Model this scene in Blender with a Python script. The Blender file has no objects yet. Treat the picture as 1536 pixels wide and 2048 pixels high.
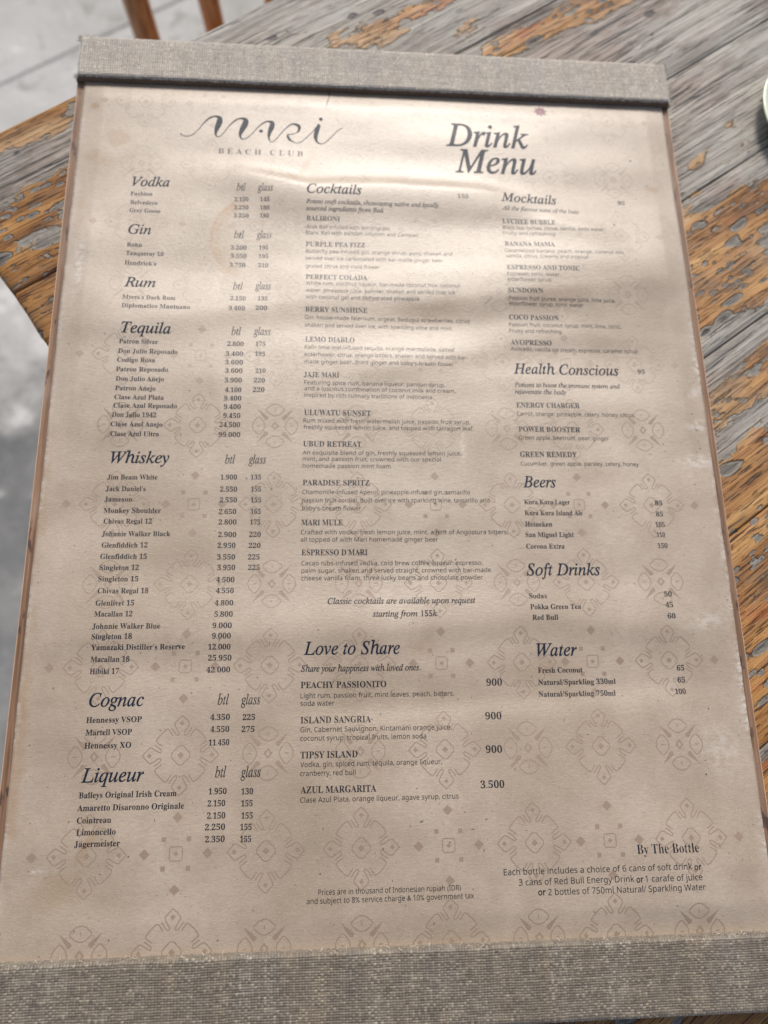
import bpy, bmesh, math, random
import numpy as np
from math import radians, sin, cos, pi
from mathutils import Matrix, Vector

random.seed(7)
S = bpy.context.scene
C = S.collection
MM = 0.001
PZ = 0.756                     # height of the menu's printed face above the floor, metres

# ------------------------------------------------------------------ camera, sky, sun, exposure
cd = bpy.data.cameras.new('camera')
cam = bpy.data.objects.new('camera', cd)
C.objects.link(cam)
S.camera = cam
rX = (0.9970325, -0.00254171, -0.07693977)
rY = (-0.01805729, 0.96384854, -0.26583814)
rZ = (0.07483397, 0.26643859, 0.96094243)
CAM = (-0.02829666, -0.11432056, 0.31778362 + PZ)
cam.matrix_world = Matrix(((*rX, CAM[0]), (*rY, CAM[1]), (*rZ, CAM[2]), (0, 0, 0, 1)))
cd.sensor_fit = 'VERTICAL'
cd.sensor_height = 24.0
cd.lens = 24.0 * 1518.02 / 2048.0
cd.clip_start = 0.01
cd.clip_end = 60.0
cd.dof.use_dof = True
cd.dof.focus_distance = 0.296
cd.dof.aperture_fstop = 5.2

SUN_EL, SUN_AZ = radians(42), radians(6)        # azimuth measured from +Y towards +X
w = bpy.data.worlds.new('World')
S.world = w
w.use_nodes = True
nt = w.node_tree
bg = nt.nodes['Background']
sky = nt.nodes.new('ShaderNodeTexSky')
sky.sky_type = 'NISHITA'
sky.sun_disc = False
sky.sun_elevation = SUN_EL
sky.sun_rotation = SUN_AZ
sky.air_density = 0.7
sky.dust_density = 2.0
hs = nt.nodes.new('ShaderNodeHueSaturation')     # a hazy, whitish sky
hs.inputs['Saturation'].default_value = 0.70
nt.links.new(sky.outputs[0], hs.inputs['Color'])
nt.links.new(hs.outputs[0], bg.inputs['Color'])
bg.inputs['Strength'].default_value = 0.07
ld = bpy.data.lights.new('sun', 'SUN')
ld.energy = 1.5
ld.angle = radians(16)
ld.color = (1.0, 0.94, 0.86)
sun = bpy.data.objects.new('sun', ld)
C.objects.link(sun)
sd = Vector((sin(SUN_AZ) * cos(SUN_EL), cos(SUN_AZ) * cos(SUN_EL), sin(SUN_EL)))
sun.rotation_euler = sd.to_track_quat('Z', 'Y').to_euler()
S.view_settings.view_transform = 'Standard'
S.view_settings.look = 'None'
S.view_settings.gamma = 1
S.view_settings.exposure = 1.15

# ------------------------------------------------------------------ helpers
def link(o, parent=None):
    C.objects.link(o)
    if parent is not None:
        o.parent = parent
    return o

def empty(name, label, cat, loc, rz=0.0):
    o = bpy.data.objects.new(name, None)
    o.empty_display_size = 0.05
    link(o)
    o.location = loc
    o.rotation_euler = (0, 0, rz)
    o['label'] = label
    o['category'] = cat
    return o

def mesh_obj(name, verts, faces, mat, parent=None, smooth=False, attrs=None):
    me = bpy.data.meshes.new(name)
    me.from_pydata([tuple(map(float, v)) for v in verts], [], [tuple(map(int, f)) for f in faces])
    me.materials.append(mat)
    if smooth:
        me.shade_smooth()
    if attrs:
        for k, (typ, data) in attrs.items():
            a = me.attributes.new(k, typ, 'POINT')
            if typ == 'FLOAT':
                a.data.foreach_set('value', np.asarray(data, dtype=np.float32).ravel())
            else:
                a.data.foreach_set('color', np.asarray(data, dtype=np.float32).ravel())
    me.update()
    return link(bpy.data.objects.new(name, me), parent)

def grid_mesh(name, P, mat, parent=None, attrs=None, close=False):
    """P: (ny, nx, 3) points -> quad sheet"""
    ny, nx = P.shape[:2]
    me = bpy.data.meshes.new(name)
    idx = np.arange(ny * nx).reshape(ny, nx)
    q = np.stack([idx[:-1, :-1], idx[:-1, 1:], idx[1:, 1:], idx[1:, :-1]], -1).reshape(-1, 4)
    me.vertices.add(ny * nx)
    me.vertices.foreach_set('co', P.reshape(-1).astype(np.float32))
    me.loops.add(q.size)
    me.loops.foreach_set('vertex_index', q.ravel().astype(np.int32))
    me.polygons.add(len(q))
    me.polygons.foreach_set('loop_start', (np.arange(len(q)) * 4).astype(np.int32))
    me.polygons.foreach_set('loop_total', np.full(len(q), 4, dtype=np.int32))
    me.update(calc_edges=True)
    me.shade_smooth()
    me.materials.append(mat)
    if attrs:
        for k, (typ, data) in attrs.items():
            a = me.attributes.new(k, typ, 'POINT')
            key = 'value' if typ == 'FLOAT' else 'color'
            a.data.foreach_set(key, np.asarray(data, dtype=np.float32).ravel())
    return link(bpy.data.objects.new(name, me), parent)

def vnoise(x, y, seed=0):
    """smooth value noise on arrays, about -1..1"""
    rs = np.random.RandomState(seed)
    T = rs.rand(256, 256) * 2 - 1
    xi, yi = np.floor(x).astype(int), np.floor(y).astype(int)
    fx, fy = x - xi, y - yi
    fx, fy = fx * fx * (3 - 2 * fx), fy * fy * (3 - 2 * fy)
    a, b = T[yi % 256, xi % 256], T[yi % 256, (xi + 1) % 256]
    c, d = T[(yi + 1) % 256, xi % 256], T[(yi + 1) % 256, (xi + 1) % 256]
    return (a * (1 - fx) + b * fx) * (1 - fy) + (c * (1 - fx) + d * fx) * fy

def fbm(x, y, n=4, seed=0):
    s, a, t = 0, 1.0, 0
    for i in range(n):
        s = s + a * vnoise(x * 2 ** i + 17.3 * i, y * 2 ** i + 5.1 * i, seed + i)
        t += a
        a *= 0.55
    return s / t

class NT:
    """small node-tree writer"""
    def __init__(self, name, rough=0.5, spec=0.5):
        self.m = bpy.data.materials.new(name)
        self.m.use_nodes = True
        self.t = self.m.node_tree
        self.b = self.t.nodes['Principled BSDF']
        self.b.inputs['Roughness'].default_value = rough
        self.b.inputs['Specular IOR Level'].default_value = spec
        self.co = self.t.nodes.new('ShaderNodeTexCoord').outputs['Object']
    def n(self, typ, ins=None, **kw):
        nd = self.t.nodes.new(typ)
        for k, v in kw.items():
            setattr(nd, k, v)
        for k, v in (ins or {}).items():
            if isinstance(v, bpy.types.NodeSocket):
                self.t.links.new(v, nd.inputs[k])
            else:
                nd.inputs[k].default_value = v
        return nd
    def map(self, scale=(1, 1, 1), rot=(0, 0, 0), loc=(0, 0, 0), vec=None):
        return self.n('ShaderNodeMapping', {'Vector': vec or self.co, 'Scale': scale, 'Rotation': rot, 'Location': loc}).outputs[0]
    def noise(self, vec, scale, detail=4, rough=0.55, dist=0.0):
        return self.n('ShaderNodeTexNoise', {'Vector': vec, 'Scale': scale, 'Detail': detail, 'Roughness': rough, 'Distortion': dist}).outputs['Fac']
    def math(self, op, a, b=0.0, c=None, clamp=False):
        nd = self.t.nodes.new('ShaderNodeMath')
        nd.operation = op
        nd.use_clamp = clamp
        for i, v in enumerate([a, b] + ([c] if c is not None else [])):
            if isinstance(v, bpy.types.NodeSocket):
                self.t.links.new(v, nd.inputs[i])
            else:
                nd.inputs[i].default_value = v
        return nd.outputs[0]
    def rng(self, v, a, b, c=0.0, d=1.0, smooth=True):
        return self.n('ShaderNodeMapRange', {'Value': v, 'From Min': a, 'From Max': b, 'To Min': c, 'To Max': d},
                      interpolation_type='SMOOTHSTEP' if smooth else 'LINEAR').outputs[0]
    def mix(self, f, a, b, blend='MIX'):
        nd = self.t.nodes.new('ShaderNodeMix')
        nd.data_type = 'RGBA'
        nd.blend_type = blend
        for i, v in ((0, f), (6, a), (7, b)):
            if isinstance(v, bpy.types.NodeSocket):
                self.t.links.new(v, nd.inputs[i])
            else:
                nd.inputs[i].default_value = (*v, 1.0) if isinstance(v, tuple) and len(v) == 3 else v
        return nd.outputs[2]
    def ramp(self, f, stops):
        nd = self.t.nodes.new('ShaderNodeValToRGB')
        self.t.links.new(f, nd.inputs[0])
        el = nd.color_ramp.elements
        while len(el) < len(stops):
            el.new(0.5)
        for e, (p, c) in zip(el, stops):
            e.position = p
            e.color = (*c, 1.0)
        return nd.outputs[0]
    def attr(self, name, out='Fac'):
        return self.n('ShaderNodeAttribute', attribute_name=name).outputs[out]
    def bump(self, h, strength=0.5, dist=0.001, normal=None):
        ins = {'Height': h, 'Strength': strength, 'Distance': dist}
        if normal is not None:
            ins['Normal'] = normal
        return self.n('ShaderNodeBump', ins).outputs[0]
    def set(self, **kw):
        for k, v in kw.items():
            k = k.replace('_', ' ')
            if isinstance(v, bpy.types.NodeSocket):
                self.t.links.new(v, self.b.inputs[k])
            else:
                self.b.inputs[k].default_value = (*v, 1.0) if isinstance(v, tuple) and len(v) == 3 else v
        return self.m

# ------------------------------------------------------------------ materials
def mat_floor(name='pale_stone', tone=1.0):
    n = NT(name, 0.7, 0.3)
    a = n.noise(n.map(), 4.2, 6, 0.65, 0.3)
    b = n.noise(n.map(loc=(3, 1, 0)), 13.0, 7, 0.68, 0.3)
    c = n.noise(n.map(loc=(5, 2, 0)), 60.0, 3)
    col = n.ramp(a, [(0.3, (0.32, 0.31, 0.285)), (0.5, (0.41, 0.40, 0.378)), (0.72, (0.50, 0.49, 0.47))])
    v = n.rng(b, 0.56, 0.70)
    col = n.mix(n.math('MULTIPLY', v, 0.8), col, (0.60, 0.59, 0.565))
    d = n.rng(b, 0.46, 0.34)
    col = n.mix(n.math('MULTIPLY', d, 0.6), col, (0.20, 0.20, 0.17))
    col = n.mix(n.rng(c, 0.6, 0.75, 0, 0.3), col, (0.16, 0.16, 0.15))
    if tone < 1:
        # shade by the table, painted into the colour over the nearer half of this slab, with a ragged outline
        yy = n.math('ADD', n.n('ShaderNodeSeparateXYZ', {0: n.co}).outputs['Y'], n.math('MULTIPLY', n.math('SUBTRACT', b, 0.5), 0.7))
        shade_mask = n.rng(yy, 1.02, 0.76, 0.0, 1.0)
        col = n.mix(n.math('MULTIPLY', shade_mask, n.rng(a, 0.35, 0.65, 0.88, 0.6)), col, (0.11, 0.114, 0.116))
    return n.set(Base_Color=col, Normal=n.bump(n.math('ADD', b, n.math('MULTIPLY', c, 0.3)), 0.6, 0.004))

def mat_table():
    """old boards: grey weathered grain where the finish has gone, amber varnish where it is left"""
    n = NT('weathered_varnished_wood', 0.5, 0.25)
    co = n.co                                   # x runs along the grain, metres
    def wob(scale, amt, src=None):
        t = n.n('ShaderNodeTexNoise', {'Vector': n.map(scale, vec=src or co), 'Scale': 1.0, 'Detail': 3.0}).outputs['Color']
        d = n.n('ShaderNodeVectorMath', {0: t, 1: (0.5, 0.5, 0.5)}, operation='SUBTRACT').outputs[0]
        d = n.n('ShaderNodeVectorMath', {0: d, 1: amt}, operation='MULTIPLY').outputs[0]
        return n.n('ShaderNodeVectorMath', {0: src or co, 1: d}, operation='ADD').outputs[0]
    wv = wob((5, 16, 1), (0.010, 0.010, 0.0))
    wg = wob((3, 9, 1), (0.0, 0.008, 0.0))
    wh = wob((70, 160, 1), (0.010, 0.0040, 0.0), wv)      # ragged outlines
    def mp(s, l=(0, 0, 0), v=None):
        return n.map(s, loc=l, vec=v or wv)
    wear = n.attr('wear')
    m1 = n.noise(mp((20, 66, 1), v=wh), 1.0, 5, 0.6, 0.2)
    m2 = n.noise(mp((80, 220, 1), (4, 2, 0)), 1.0, 3, 0.55, 0.2)
    big = n.noise(mp((9, 26, 1), (4, 7, 0)), 1.0, 3, 0.55)
    vo = n.n('ShaderNodeTexVoronoi', {'Vector': mp((46, 104, 1), v=wh), 'Scale': 1.0, 'Randomness': 1.0}, feature='SMOOTH_F1')
    vo.inputs['Smoothness'].default_value = 0.25
    gate = n.noise(mp((26, 52, 1), (9, 7, 0)), 1.0, 2, 0.5)
    hole = n.math('SUBTRACT', n.rng(gate, 0.36, 0.66, 0.0, 0.42), vo.outputs['Distance'])   # >0 inside
    vo2 = n.n('ShaderNodeTexVoronoi', {'Vector': mp((120, 270, 1), (1, 5, 0), wh), 'Scale': 1.0, 'Randomness': 1.0}, feature='F1')
    hole2 = n.math('SUBTRACT', n.rng(gate, 0.62, 0.40, 0.02, 0.33), vo2.outputs['Distance'])
    m3 = n.noise(mp((34, 52, 1), (7, 7, 0), wh), 1.0, 4, 0.6, 0.6)
    base = n.math('ADD', n.math('ADD', n.math('MULTIPLY', n.math('SUBTRACT', n.math('ADD', n.math('MULTIPLY', m1, 0.6), n.math('MULTIPLY', m3, 0.4)), 0.5), 5.2), n.math('MULTIPLY', n.math('SUBTRACT', m2, 0.5), 0.55)), wear)
    h = n.math('MAXIMUM', n.math('MULTIPLY', hole, 2.2), n.math('MULTIPLY', hole2, 1.7))
    bare = n.math('MAXIMUM', base, h)           # >0 : bare grey wood
    g = n.rng(bare, -0.07, 0.09)
    gr = n.noise(mp((11, 900, 1), v=wg), 1.0, 5, 0.66)
    gr2 = n.noise(mp((40, 1500, 1), (2, 2, 0), wg), 1.0, 3, 0.6)
    gr3 = n.noise(mp((12, 130, 1), (6, 1, 0)), 1.0, 3, 0.55)
    cr = n.noise(mp((26, 1050, 1), (1, 8, 0), wg), 1.0, 3, 0.6)
    crack = n.rng(n.math('ADD', cr, n.math('MULTIPLY', n.math('SUBTRACT', big, 0.5), 0.30)), 0.58, 0.66)
    grey = n.ramp(gr, [(0.32, (0.13, 0.114, 0.096)), (0.43, (0.285, 0.260, 0.222)), (0.55, (0.40, 0.370, 0.322)), (0.70, (0.54, 0.51, 0.455))])
    grey = n.mix(n.rng(gr3, 0.46, 0.66, 0, 0.6), grey, (0.20, 0.180, 0.160))
    grey = n.mix(n.rng(big, 0.50, 0.68, 0, 0.55), grey, (0.30, 0.215, 0.17))
    grey = n.mix(n.rng(big, 0.44, 0.30, 0, 0.40), grey, (0.42, 0.41, 0.425))
    grey = n.mix(n.math('MULTIPLY', crack, 0.90), grey, (0.040, 0.041, 0.046))
    # where the varnish survives around it the bare wood is darker and dirtier
    dirt = n.rng(wear, 0.30, -0.35, 0, 0.75)
    grey = n.mix(dirt, grey, (0.105, 0.088, 0.072))
    grey = n.mix(n.math('MULTIPLY', n.rng(gr2, 0.52, 0.66), n.math('MULTIPLY', dirt, 0.6)), grey, (0.30, 0.28, 0.25))
    amber = n.ramp(gr3, [(0.30, (0.17, 0.075, 0.024)), (0.46, (0.31, 0.145, 0.042)), (0.60, (0.43, 0.225, 0.072)), (0.75, (0.54, 0.33, 0.135))])
    amber = n.mix(n.rng(gr, 0.48, 0.33, 0, 0.55), amber, (0.20, 0.065, 0.014))
    amber = n.mix(n.rng(n.noise(mp((14, 50, 1), (2, 9, 0)), 1.0, 3), 0.55, 0.70, 0, 0.6), amber, (0.32, 0.075, 0.018))
    cr2 = n.noise(mp((70, 1000, 1), (3, 4, 0), wg), 1.0, 2, 0.5)
    crack2 = n.rng(cr2, 0.585, 0.64)
    amber = n.mix(n.math('MULTIPLY', crack2, 0.9), amber, (0.050, 0.020, 0.010))
    pale = n.rng(n.math('ADD', n.math('MULTIPLY', n.math('SUBTRACT', n.noise(mp((16, 40, 1), (8, 3, 0)), 1.0, 3), 0.5), 2.0), wear), -0.35, 0.35, 0, 0.55)
    amber = n.mix(pale, amber, (0.47, 0.33, 0.19))
    col = n.mix(g, amber, grey)
    halo = n.math('MULTIPLY', n.rng(bare, 0.0, 0.05), n.rng(bare, 0.24, 0.10))
    col = n.mix(n.math('MULTIPLY', halo, 0.45), col, (0.33, 0.315, 0.265))
    rim = n.math('MULTIPLY', n.rng(bare, -0.075, -0.01), n.rng(bare, 0.055, 0.01))
    col = n.mix(n.math('MULTIPLY', rim, n.rng(m2, 0.40, 0.62, 0.05, 0.80)), col, (0.06, 0.038, 0.024))
    core = n.rng(n.math('MAXIMUM', hole, n.math('MULTIPLY', hole2, 0.8)), 0.16, 0.30)
    col = n.mix(n.math('MULTIPLY', core, n.rng(gr2, 0.35, 0.6, 0.5, 0.9)), col, (0.045, 0.045, 0.050))
    mud = n.noise(mp((22, 70, 1), (3, 3, 0)), 1.0, 5, 0.65)
    col = n.mix(n.rng(mud, 0.50, 0.72, 0, 0.62), col, (0.105, 0.080, 0.058))
    hgt = n.math('ADD', n.math('MULTIPLY', gr, 0.8), n.math('MULTIPLY', gr2, 0.4))
    hgt = n.math('SUBTRACT', hgt, n.math('MULTIPLY', crack, 1.4))
    hgt = n.math('SUBTRACT', hgt, n.math('MULTIPLY', crack2, 0.5))
    hgt = n.math('SUBTRACT', hgt, n.math('MULTIPLY', g, 1.1))
    hgt = n.math('SUBTRACT', hgt, n.math('MULTIPLY', core, 1.2))
    rough = n.rng(g, 0, 1, 0.40, 0.58, False)
    return n.set(Base_Color=col, Roughness=rough, Normal=n.bump(hgt, 0.9, 0.0007))

def mat_dark_wood():
    n = NT('dark_table_underframe', 0.6)
    g = n.noise(n.map((20, 20, 3)), 3.0, 4)
    return n.set(Base_Color=n.ramp(g, [(0.3, (0.05, 0.035, 0.03)), (0.7, (0.13, 0.09, 0.07))]))

def mat_chair():
    n = NT('reddish_varnished_wood', 0.32, 0.5)
    g = n.noise(n.map((180, 180, 9)), 1.0, 5, 0.6, 0.6)
    g2 = n.noise(n.map((60, 60, 4), loc=(2, 3, 1)), 1.0, 3)
    col = n.ramp(g, [(0.30, (0.22, 0.065, 0.018)), (0.5, (0.52, 0.21, 0.070)), (0.7, (0.74, 0.38, 0.16))])
    col = n.mix(n.rng(g2, 0.5, 0.75, 0, 0.5), col, (0.46, 0.22, 0.09))
    return n.set(Base_Color=col, Normal=n.bump(g, 0.3, 0.0005), Coat_Weight=0.25, Coat_Roughness=0.3)

def mat_board():
    n = NT('brown_board_wood', 0.5, 0.35)
    g = n.noise(n.map((900, 22, 900)), 1.0, 4, 0.6, 0.5)
    p = n.noise(n.map((160, 60, 160), loc=(2, 1, 0)), 1.0, 3, 0.6)
    s = n.noise(n.map((60, 24, 60), loc=(7, 1, 0)), 1.0, 3, 0.5)
    col = n.ramp(g, [(0.3, (0.11, 0.060, 0.035)), (0.55, (0.22, 0.125, 0.072)), (0.75, (0.33, 0.205, 0.13))])
    col = n.mix(n.rng(s, 0.52, 0.70, 0, 0.6), col, (0.31, 0.22, 0.165))
    col = n.mix(n.rng(p, 0.58, 0.66, 0, 0.85), col, (0.05, 0.028, 0.024))
    sp = n.n('ShaderNodeSeparateXYZ', {0: n.co})
    edge = n.rng(n.math('ABSOLUTE', sp.outputs['X']), 0.1519, 0.15245)
    col = n.mix(n.math('MULTIPLY', edge, n.rng(p, 0.3, 0.6, 0.95, 0.6)), col, (0.62, 0.42, 0.30))
    return n.set(Base_Color=col, Normal=n.bump(g, 0.4, 0.0003))

PAPER_ROUGH, PAPER_SPEC = 0.40, 0.95
def mat_paper():
    n = NT('kraft_paper_print', PAPER_ROUGH, PAPER_SPEC)
    a = n.noise(n.map(), 14.0, 5, 0.6, 0.3)
    b = n.noise(n.map((1, 2.6, 1)), 420.0, 4, 0.7, 0.5)
    f = n.noise(n.map((1, 3.2, 1), loc=(3, 0, 0)), 1100.0, 3, 0.6, 0.8)
    k = n.noise(n.map(loc=(1, 9, 0)), 640.0, 2, 0.5)
    col = n.ramp(a, [(0.30, (0.310, 0.240, 0.162)), (0.5, (0.408, 0.325, 0.244)), (0.70, (0.480, 0.395, 0.307))])
    a2 = n.noise(n.map(loc=(6, 4, 0)), 48.0, 4, 0.6, 0.3)
    col = n.mix(n.rng(a2, 0.42, 0.70, 0.0, 0.34), col, (0.27, 0.20, 0.135))
    col = n.mix(n.rng(b, 0.35, 0.68, 0.0, 0.34), col, (0.29, 0.22, 0.155))
    col = n.mix(n.rng(f, 0.56, 0.72, 0.0, 0.55), col, (0.56, 0.47, 0.37))
    col = n.mix(n.rng(f, 0.42, 0.28, 0.0, 0.60), col, (0.22, 0.155, 0.105))
    col = n.mix(n.rng(k, 0.71, 0.76, 0, 0.8), col, (0.06, 0.045, 0.035))
    st = n.attr('stain')
    st2 = n.math('MULTIPLY', st, n.rng(n.noise(n.map(), 90.0, 3), 0.3, 0.7, 0.6, 1.15), clamp=True)
    col = n.mix(st2, col, (0.285, 0.155, 0.055))
    sc = n.attr('scuff')
    sc2 = n.math('MULTIPLY', sc, n.rng(n.noise(n.map((1, 1.6, 1)), 330.0, 4, 0.7), 0.40, 0.62), clamp=True)
    col = n.mix(sc2, col, (0.66, 0.62, 0.57))
    bp = n.math('ADD', n.math('MULTIPLY', b, 1.0), n.math('MULTIPLY', f, 0.6))
    rg = n.math('ADD', n.rng(a, 0.3, 0.7, PAPER_ROUGH - 0.03, PAPER_ROUGH + 0.04), n.math('MULTIPLY', sc2, 0.2))
    return n.set(Base_Color=col, Roughness=rg, Normal=n.bump(bp, 0.45, 0.00022))

def mat_ink(name, c, mottled=0.0, spec=0.50):
    n = NT(name, PAPER_ROUGH, spec)
    b = n.noise(n.map((1, 2.6, 1)), 420.0, 4, 0.7, 0.5)
    f = n.noise(n.map((1, 3.2, 1), loc=(3, 0, 0)), 1100.0, 3, 0.6, 0.8)
    bp = n.math('ADD', n.math('MULTIPLY', b, 1.0), n.math('MULTIPLY', f, 0.6))
    col = n.mix(n.rng(f, 0.35, 0.7, 0.0, mottled), c, (0.36, 0.28, 0.21))
    return n.set(Base_Color=col, Normal=n.bump(bp, 0.35, 0.00022))

def mat_fabric():
    n = NT('woven_taupe_fabric', 0.50, 0.5)
    th = n.attr('thread', 'Color')
    f = n.noise(n.map(), 2600.0, 2)
    col = n.mix(n.rng(f, 0.35, 0.7, 0, 0.35), th, (0.12, 0.105, 0.09))
    return n.set(Base_Color=col, Normal=n.bump(f, 0.5, 0.0001), Sheen_Weight=0.8, Sheen_Roughness=0.35)

def mat_plain(name, c, rough=0.5, spec=0.5, noise=0.0):
    n = NT(name, rough, spec)
    if noise:
        g = n.noise(n.map(), 60.0, 4)
        return n.set(Base_Color=n.mix(n.rng(g, 0.3, 0.7, 0, noise), c, tuple(v * 0.6 for v in c)))
    return n.set(Base_Color=c)

M_FLOOR, M_TABLE, M_DARK, M_CHAIR = mat_floor(), mat_table(), mat_dark_wood(), mat_chair()
M_STONE_SHADED = mat_floor('shaded_stone', 0.6)  # slab stone with shade painted over its nearer half
M_BOARD, M_PAPER, M_FABRIC = mat_board(), mat_paper(), mat_fabric()
M_INK = mat_ink('dark_navy_ink', (0.006, 0.007, 0.013), 0.03)
M_INKB = mat_ink('blue_ink', (0.007, 0.014, 0.030), 0.02, 0.22)
M_BODY = mat_ink('grey_black_ink', (0.006, 0.006, 0.007), 0.02)
M_MOTIF = mat_ink('faded_brown_ink', (0.262, 0.186, 0.128), 0.40, PAPER_SPEC)
M_MOTIF_GLARE = mat_ink('glare_paled_brown_ink', (0.305, 0.225, 0.160), 0.50, PAPER_SPEC)  # upper ornaments: the veil of glare is put into a paler ink
M_MAUVE = mat_ink('mauve_ink', (0.17, 0.035, 0.06), 0.05)
M_FIBRE = mat_plain('cream_thread', (0.62, 0.54, 0.42), 0.8)
M_GLAZE = mat_plain('pale_celadon_glaze', (0.62, 0.68, 0.50), 0.22)
M_JOINT = mat_plain('joint_mortar', (0.42, 0.41, 0.385), 0.9, noise=0.5)

# ------------------------------------------------------------------ ground
floor = mesh_obj('floor', [(-6, -6, -0.002), (6, -6, -0.002), (6, 6, -0.002), (-6, 6, -0.002)], [(0, 1, 2, 3)], M_JOINT)
floor['kind'] = 'structure'
ANG = radians(35.2)
AX = np.array([cos(ANG), sin(ANG)])              # along the table boards
NX = np.array([-sin(ANG), cos(ANG)])             # across them, away from the viewer
def slab_mesh(w_, d_, seed):
    rs = random.Random(seed)
    b = bmesh.new()
    r = 0.002
    ring = []
    for (x, y) in ((0, 0), (w_, 0), (w_, d_), (0, d_)):
        for k in range(3):
            ring.append((x, y))
    pts = [(0.0, 0.0), (w_, 0.0), (w_, d_), (0.0, d_)]
    lo, mid, top = [], [], []
    for i, (x, y) in enumerate(pts):
        sx, sy = (1 if x == 0 else -1), (1 if y == 0 else -1)
        jx, jy = rs.uniform(0, 0.003), rs.uniform(0, 0.003)
        lo.append(b.verts.new((x + sx * jx, y + sy * jy, -0.03)))
        mid.append(b.verts.new((x + sx * jx, y + sy * jy, -r)))
        top.append(b.verts.new((x + sx * (r + jx), y + sy * (r + jy), 0)))
    for i in range(4):
        j = (i + 1) % 4
        b.faces.new((lo[i], lo[j], mid[j], mid[i]))
        b.faces.new((mid[i], mid[j], top[j], top[i]))
    b.faces.new(top)
    me = bpy.data.meshes.new('stone_slab')
    b.to_mesh(me)
    b.free()
    me.materials.append(M_FLOOR)
    return me
slabs = [slab_mesh(2.997, 1.3975, k) for k in range(3)]
J0 = np.dot(NX, (-0.571, 0.919))                  # the joint seen top left
for i in range(-2, 2):
    for j in range(-2, 2):
        a0 = -1.9 + i * 3.0 + (0.9 if j % 2 else 0.0)
        n0 = J0 + j * 1.4
        p = AX * a0 + NX * n0
        o = bpy.data.objects.new('stone_slab', slabs[(i * 2 + j) % 3])
        if j == -1:
            o.data = o.data.copy()
            o.data.materials[0] = M_STONE_SHADED
        link(o, floor)
        o.location = (p[0], p[1], 0.0 + 0.001 * ((i + j) % 2))
        o.rotation_euler = (0, 0, ANG)

# ------------------------------------------------------------------ table (local x along the boards, y across, away from the viewer)
TZ = PZ - 0.006
table = empty('wooden_table', 'weathered plank table with grey bare wood and flaking amber varnish under the menu', 'table',
              (AX[0] * 0.5 + 0, AX[1] * 0.5, 0.0), ANG)
T0 = np.array([0.5, 0.0])                         # table origin in (a, n) coordinates
A0, A1 = -0.0955, 1.10
SEAMS = [0.2474, 0.165, 0.090, 0.027, -0.046, -0.119, -0.195, -0.270, -0.345, -0.42, -0.50]
def blob(a, n_, ca, cn, wa, wn, h):
    return h * np.exp(-((a - ca) / wa) ** 2 - ((n_ - cn) / wn) ** 2)
def wear_field(a, n_):
    # amber zones are negative, bare grey wood positive
    w_ = 0.55 * np.clip((n_ - 0.005 + 0.30 * (a - 0.2)) / 0.09, -1, 1) + 0.10
    w_ = w_ - 1.15 * np.clip((0.045 - a) / 0.05, 0, 1)                # near the table corner more varnish is left
    w_ = w_ + blob(a, n_, -0.07, 0.226, 0.07, 0.012, 1.45)            # a grey strip along the far edge there
    w_ = w_ + blob(a, n_, -0.035, 0.186, 0.030, 0.009, 1.0)
    w_ = w_ + blob(a, n_, 0.03, 0.235, 0.035, 0.012, 0.9)
    w_ = w_ - blob(a, n_, 0.250, 0.153, 0.085, 0.0085, 2.0)           # the long streak above the menu
    w_ = w_ - blob(a, n_, 0.335, 0.146, 0.045, 0.009, 1.2)
    w_ = w_ - blob(a, n_, 0.17, 0.200, 0.045, 0.007, 0.95)
    w_ = w_ - blob(a, n_, 0.12, 0.180, 0.05, 0.005, 0.8)
    w_ = w_ + blob(a, n_, 0.30, 0.06, 0.12, 0.05, 0.5)
    w_ = w_ - blob(a, n_, 0.235, 0.004, 0.045, 0.011, 1.5)
    w_ = w_ - blob(a, n_, 0.190, -0.030, 0.035, 0.008, 0.9)
    w_ = w_ + blob(a, n_, 0.165, -0.048, 0.05, 0.016, 1.0)
    w_ = w_ + blob(a, n_, 0.150, -0.082, 0.05, 0.007, 1.2)
    w_ = w_ - blob(a, n_, 0.1, -0.16, 0.3, 0.06, 0.35)
    for (ca, cn, wa, wn, hh) in ((0.285, 0.057, .016, .0035, 1.2), (0.268, 0.051, .010, .0035, 1.1), (0.250, 0.047, .014, .003, 1.0), (0.234, 0.040, .010, .005, 1.0),
                                 (0.200, 0.006, .020, .006, 1.0), (0.200, -0.018, .016, .006, .9), (0.187, -0.060, .02, .004, .9), (0.300, 0.085, .02, .003, .8)):
        w_ = w_ - blob(a, n_, ca, cn, wa, wn, hh)
    return np.clip(w_, -1.2, 1.2)
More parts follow.
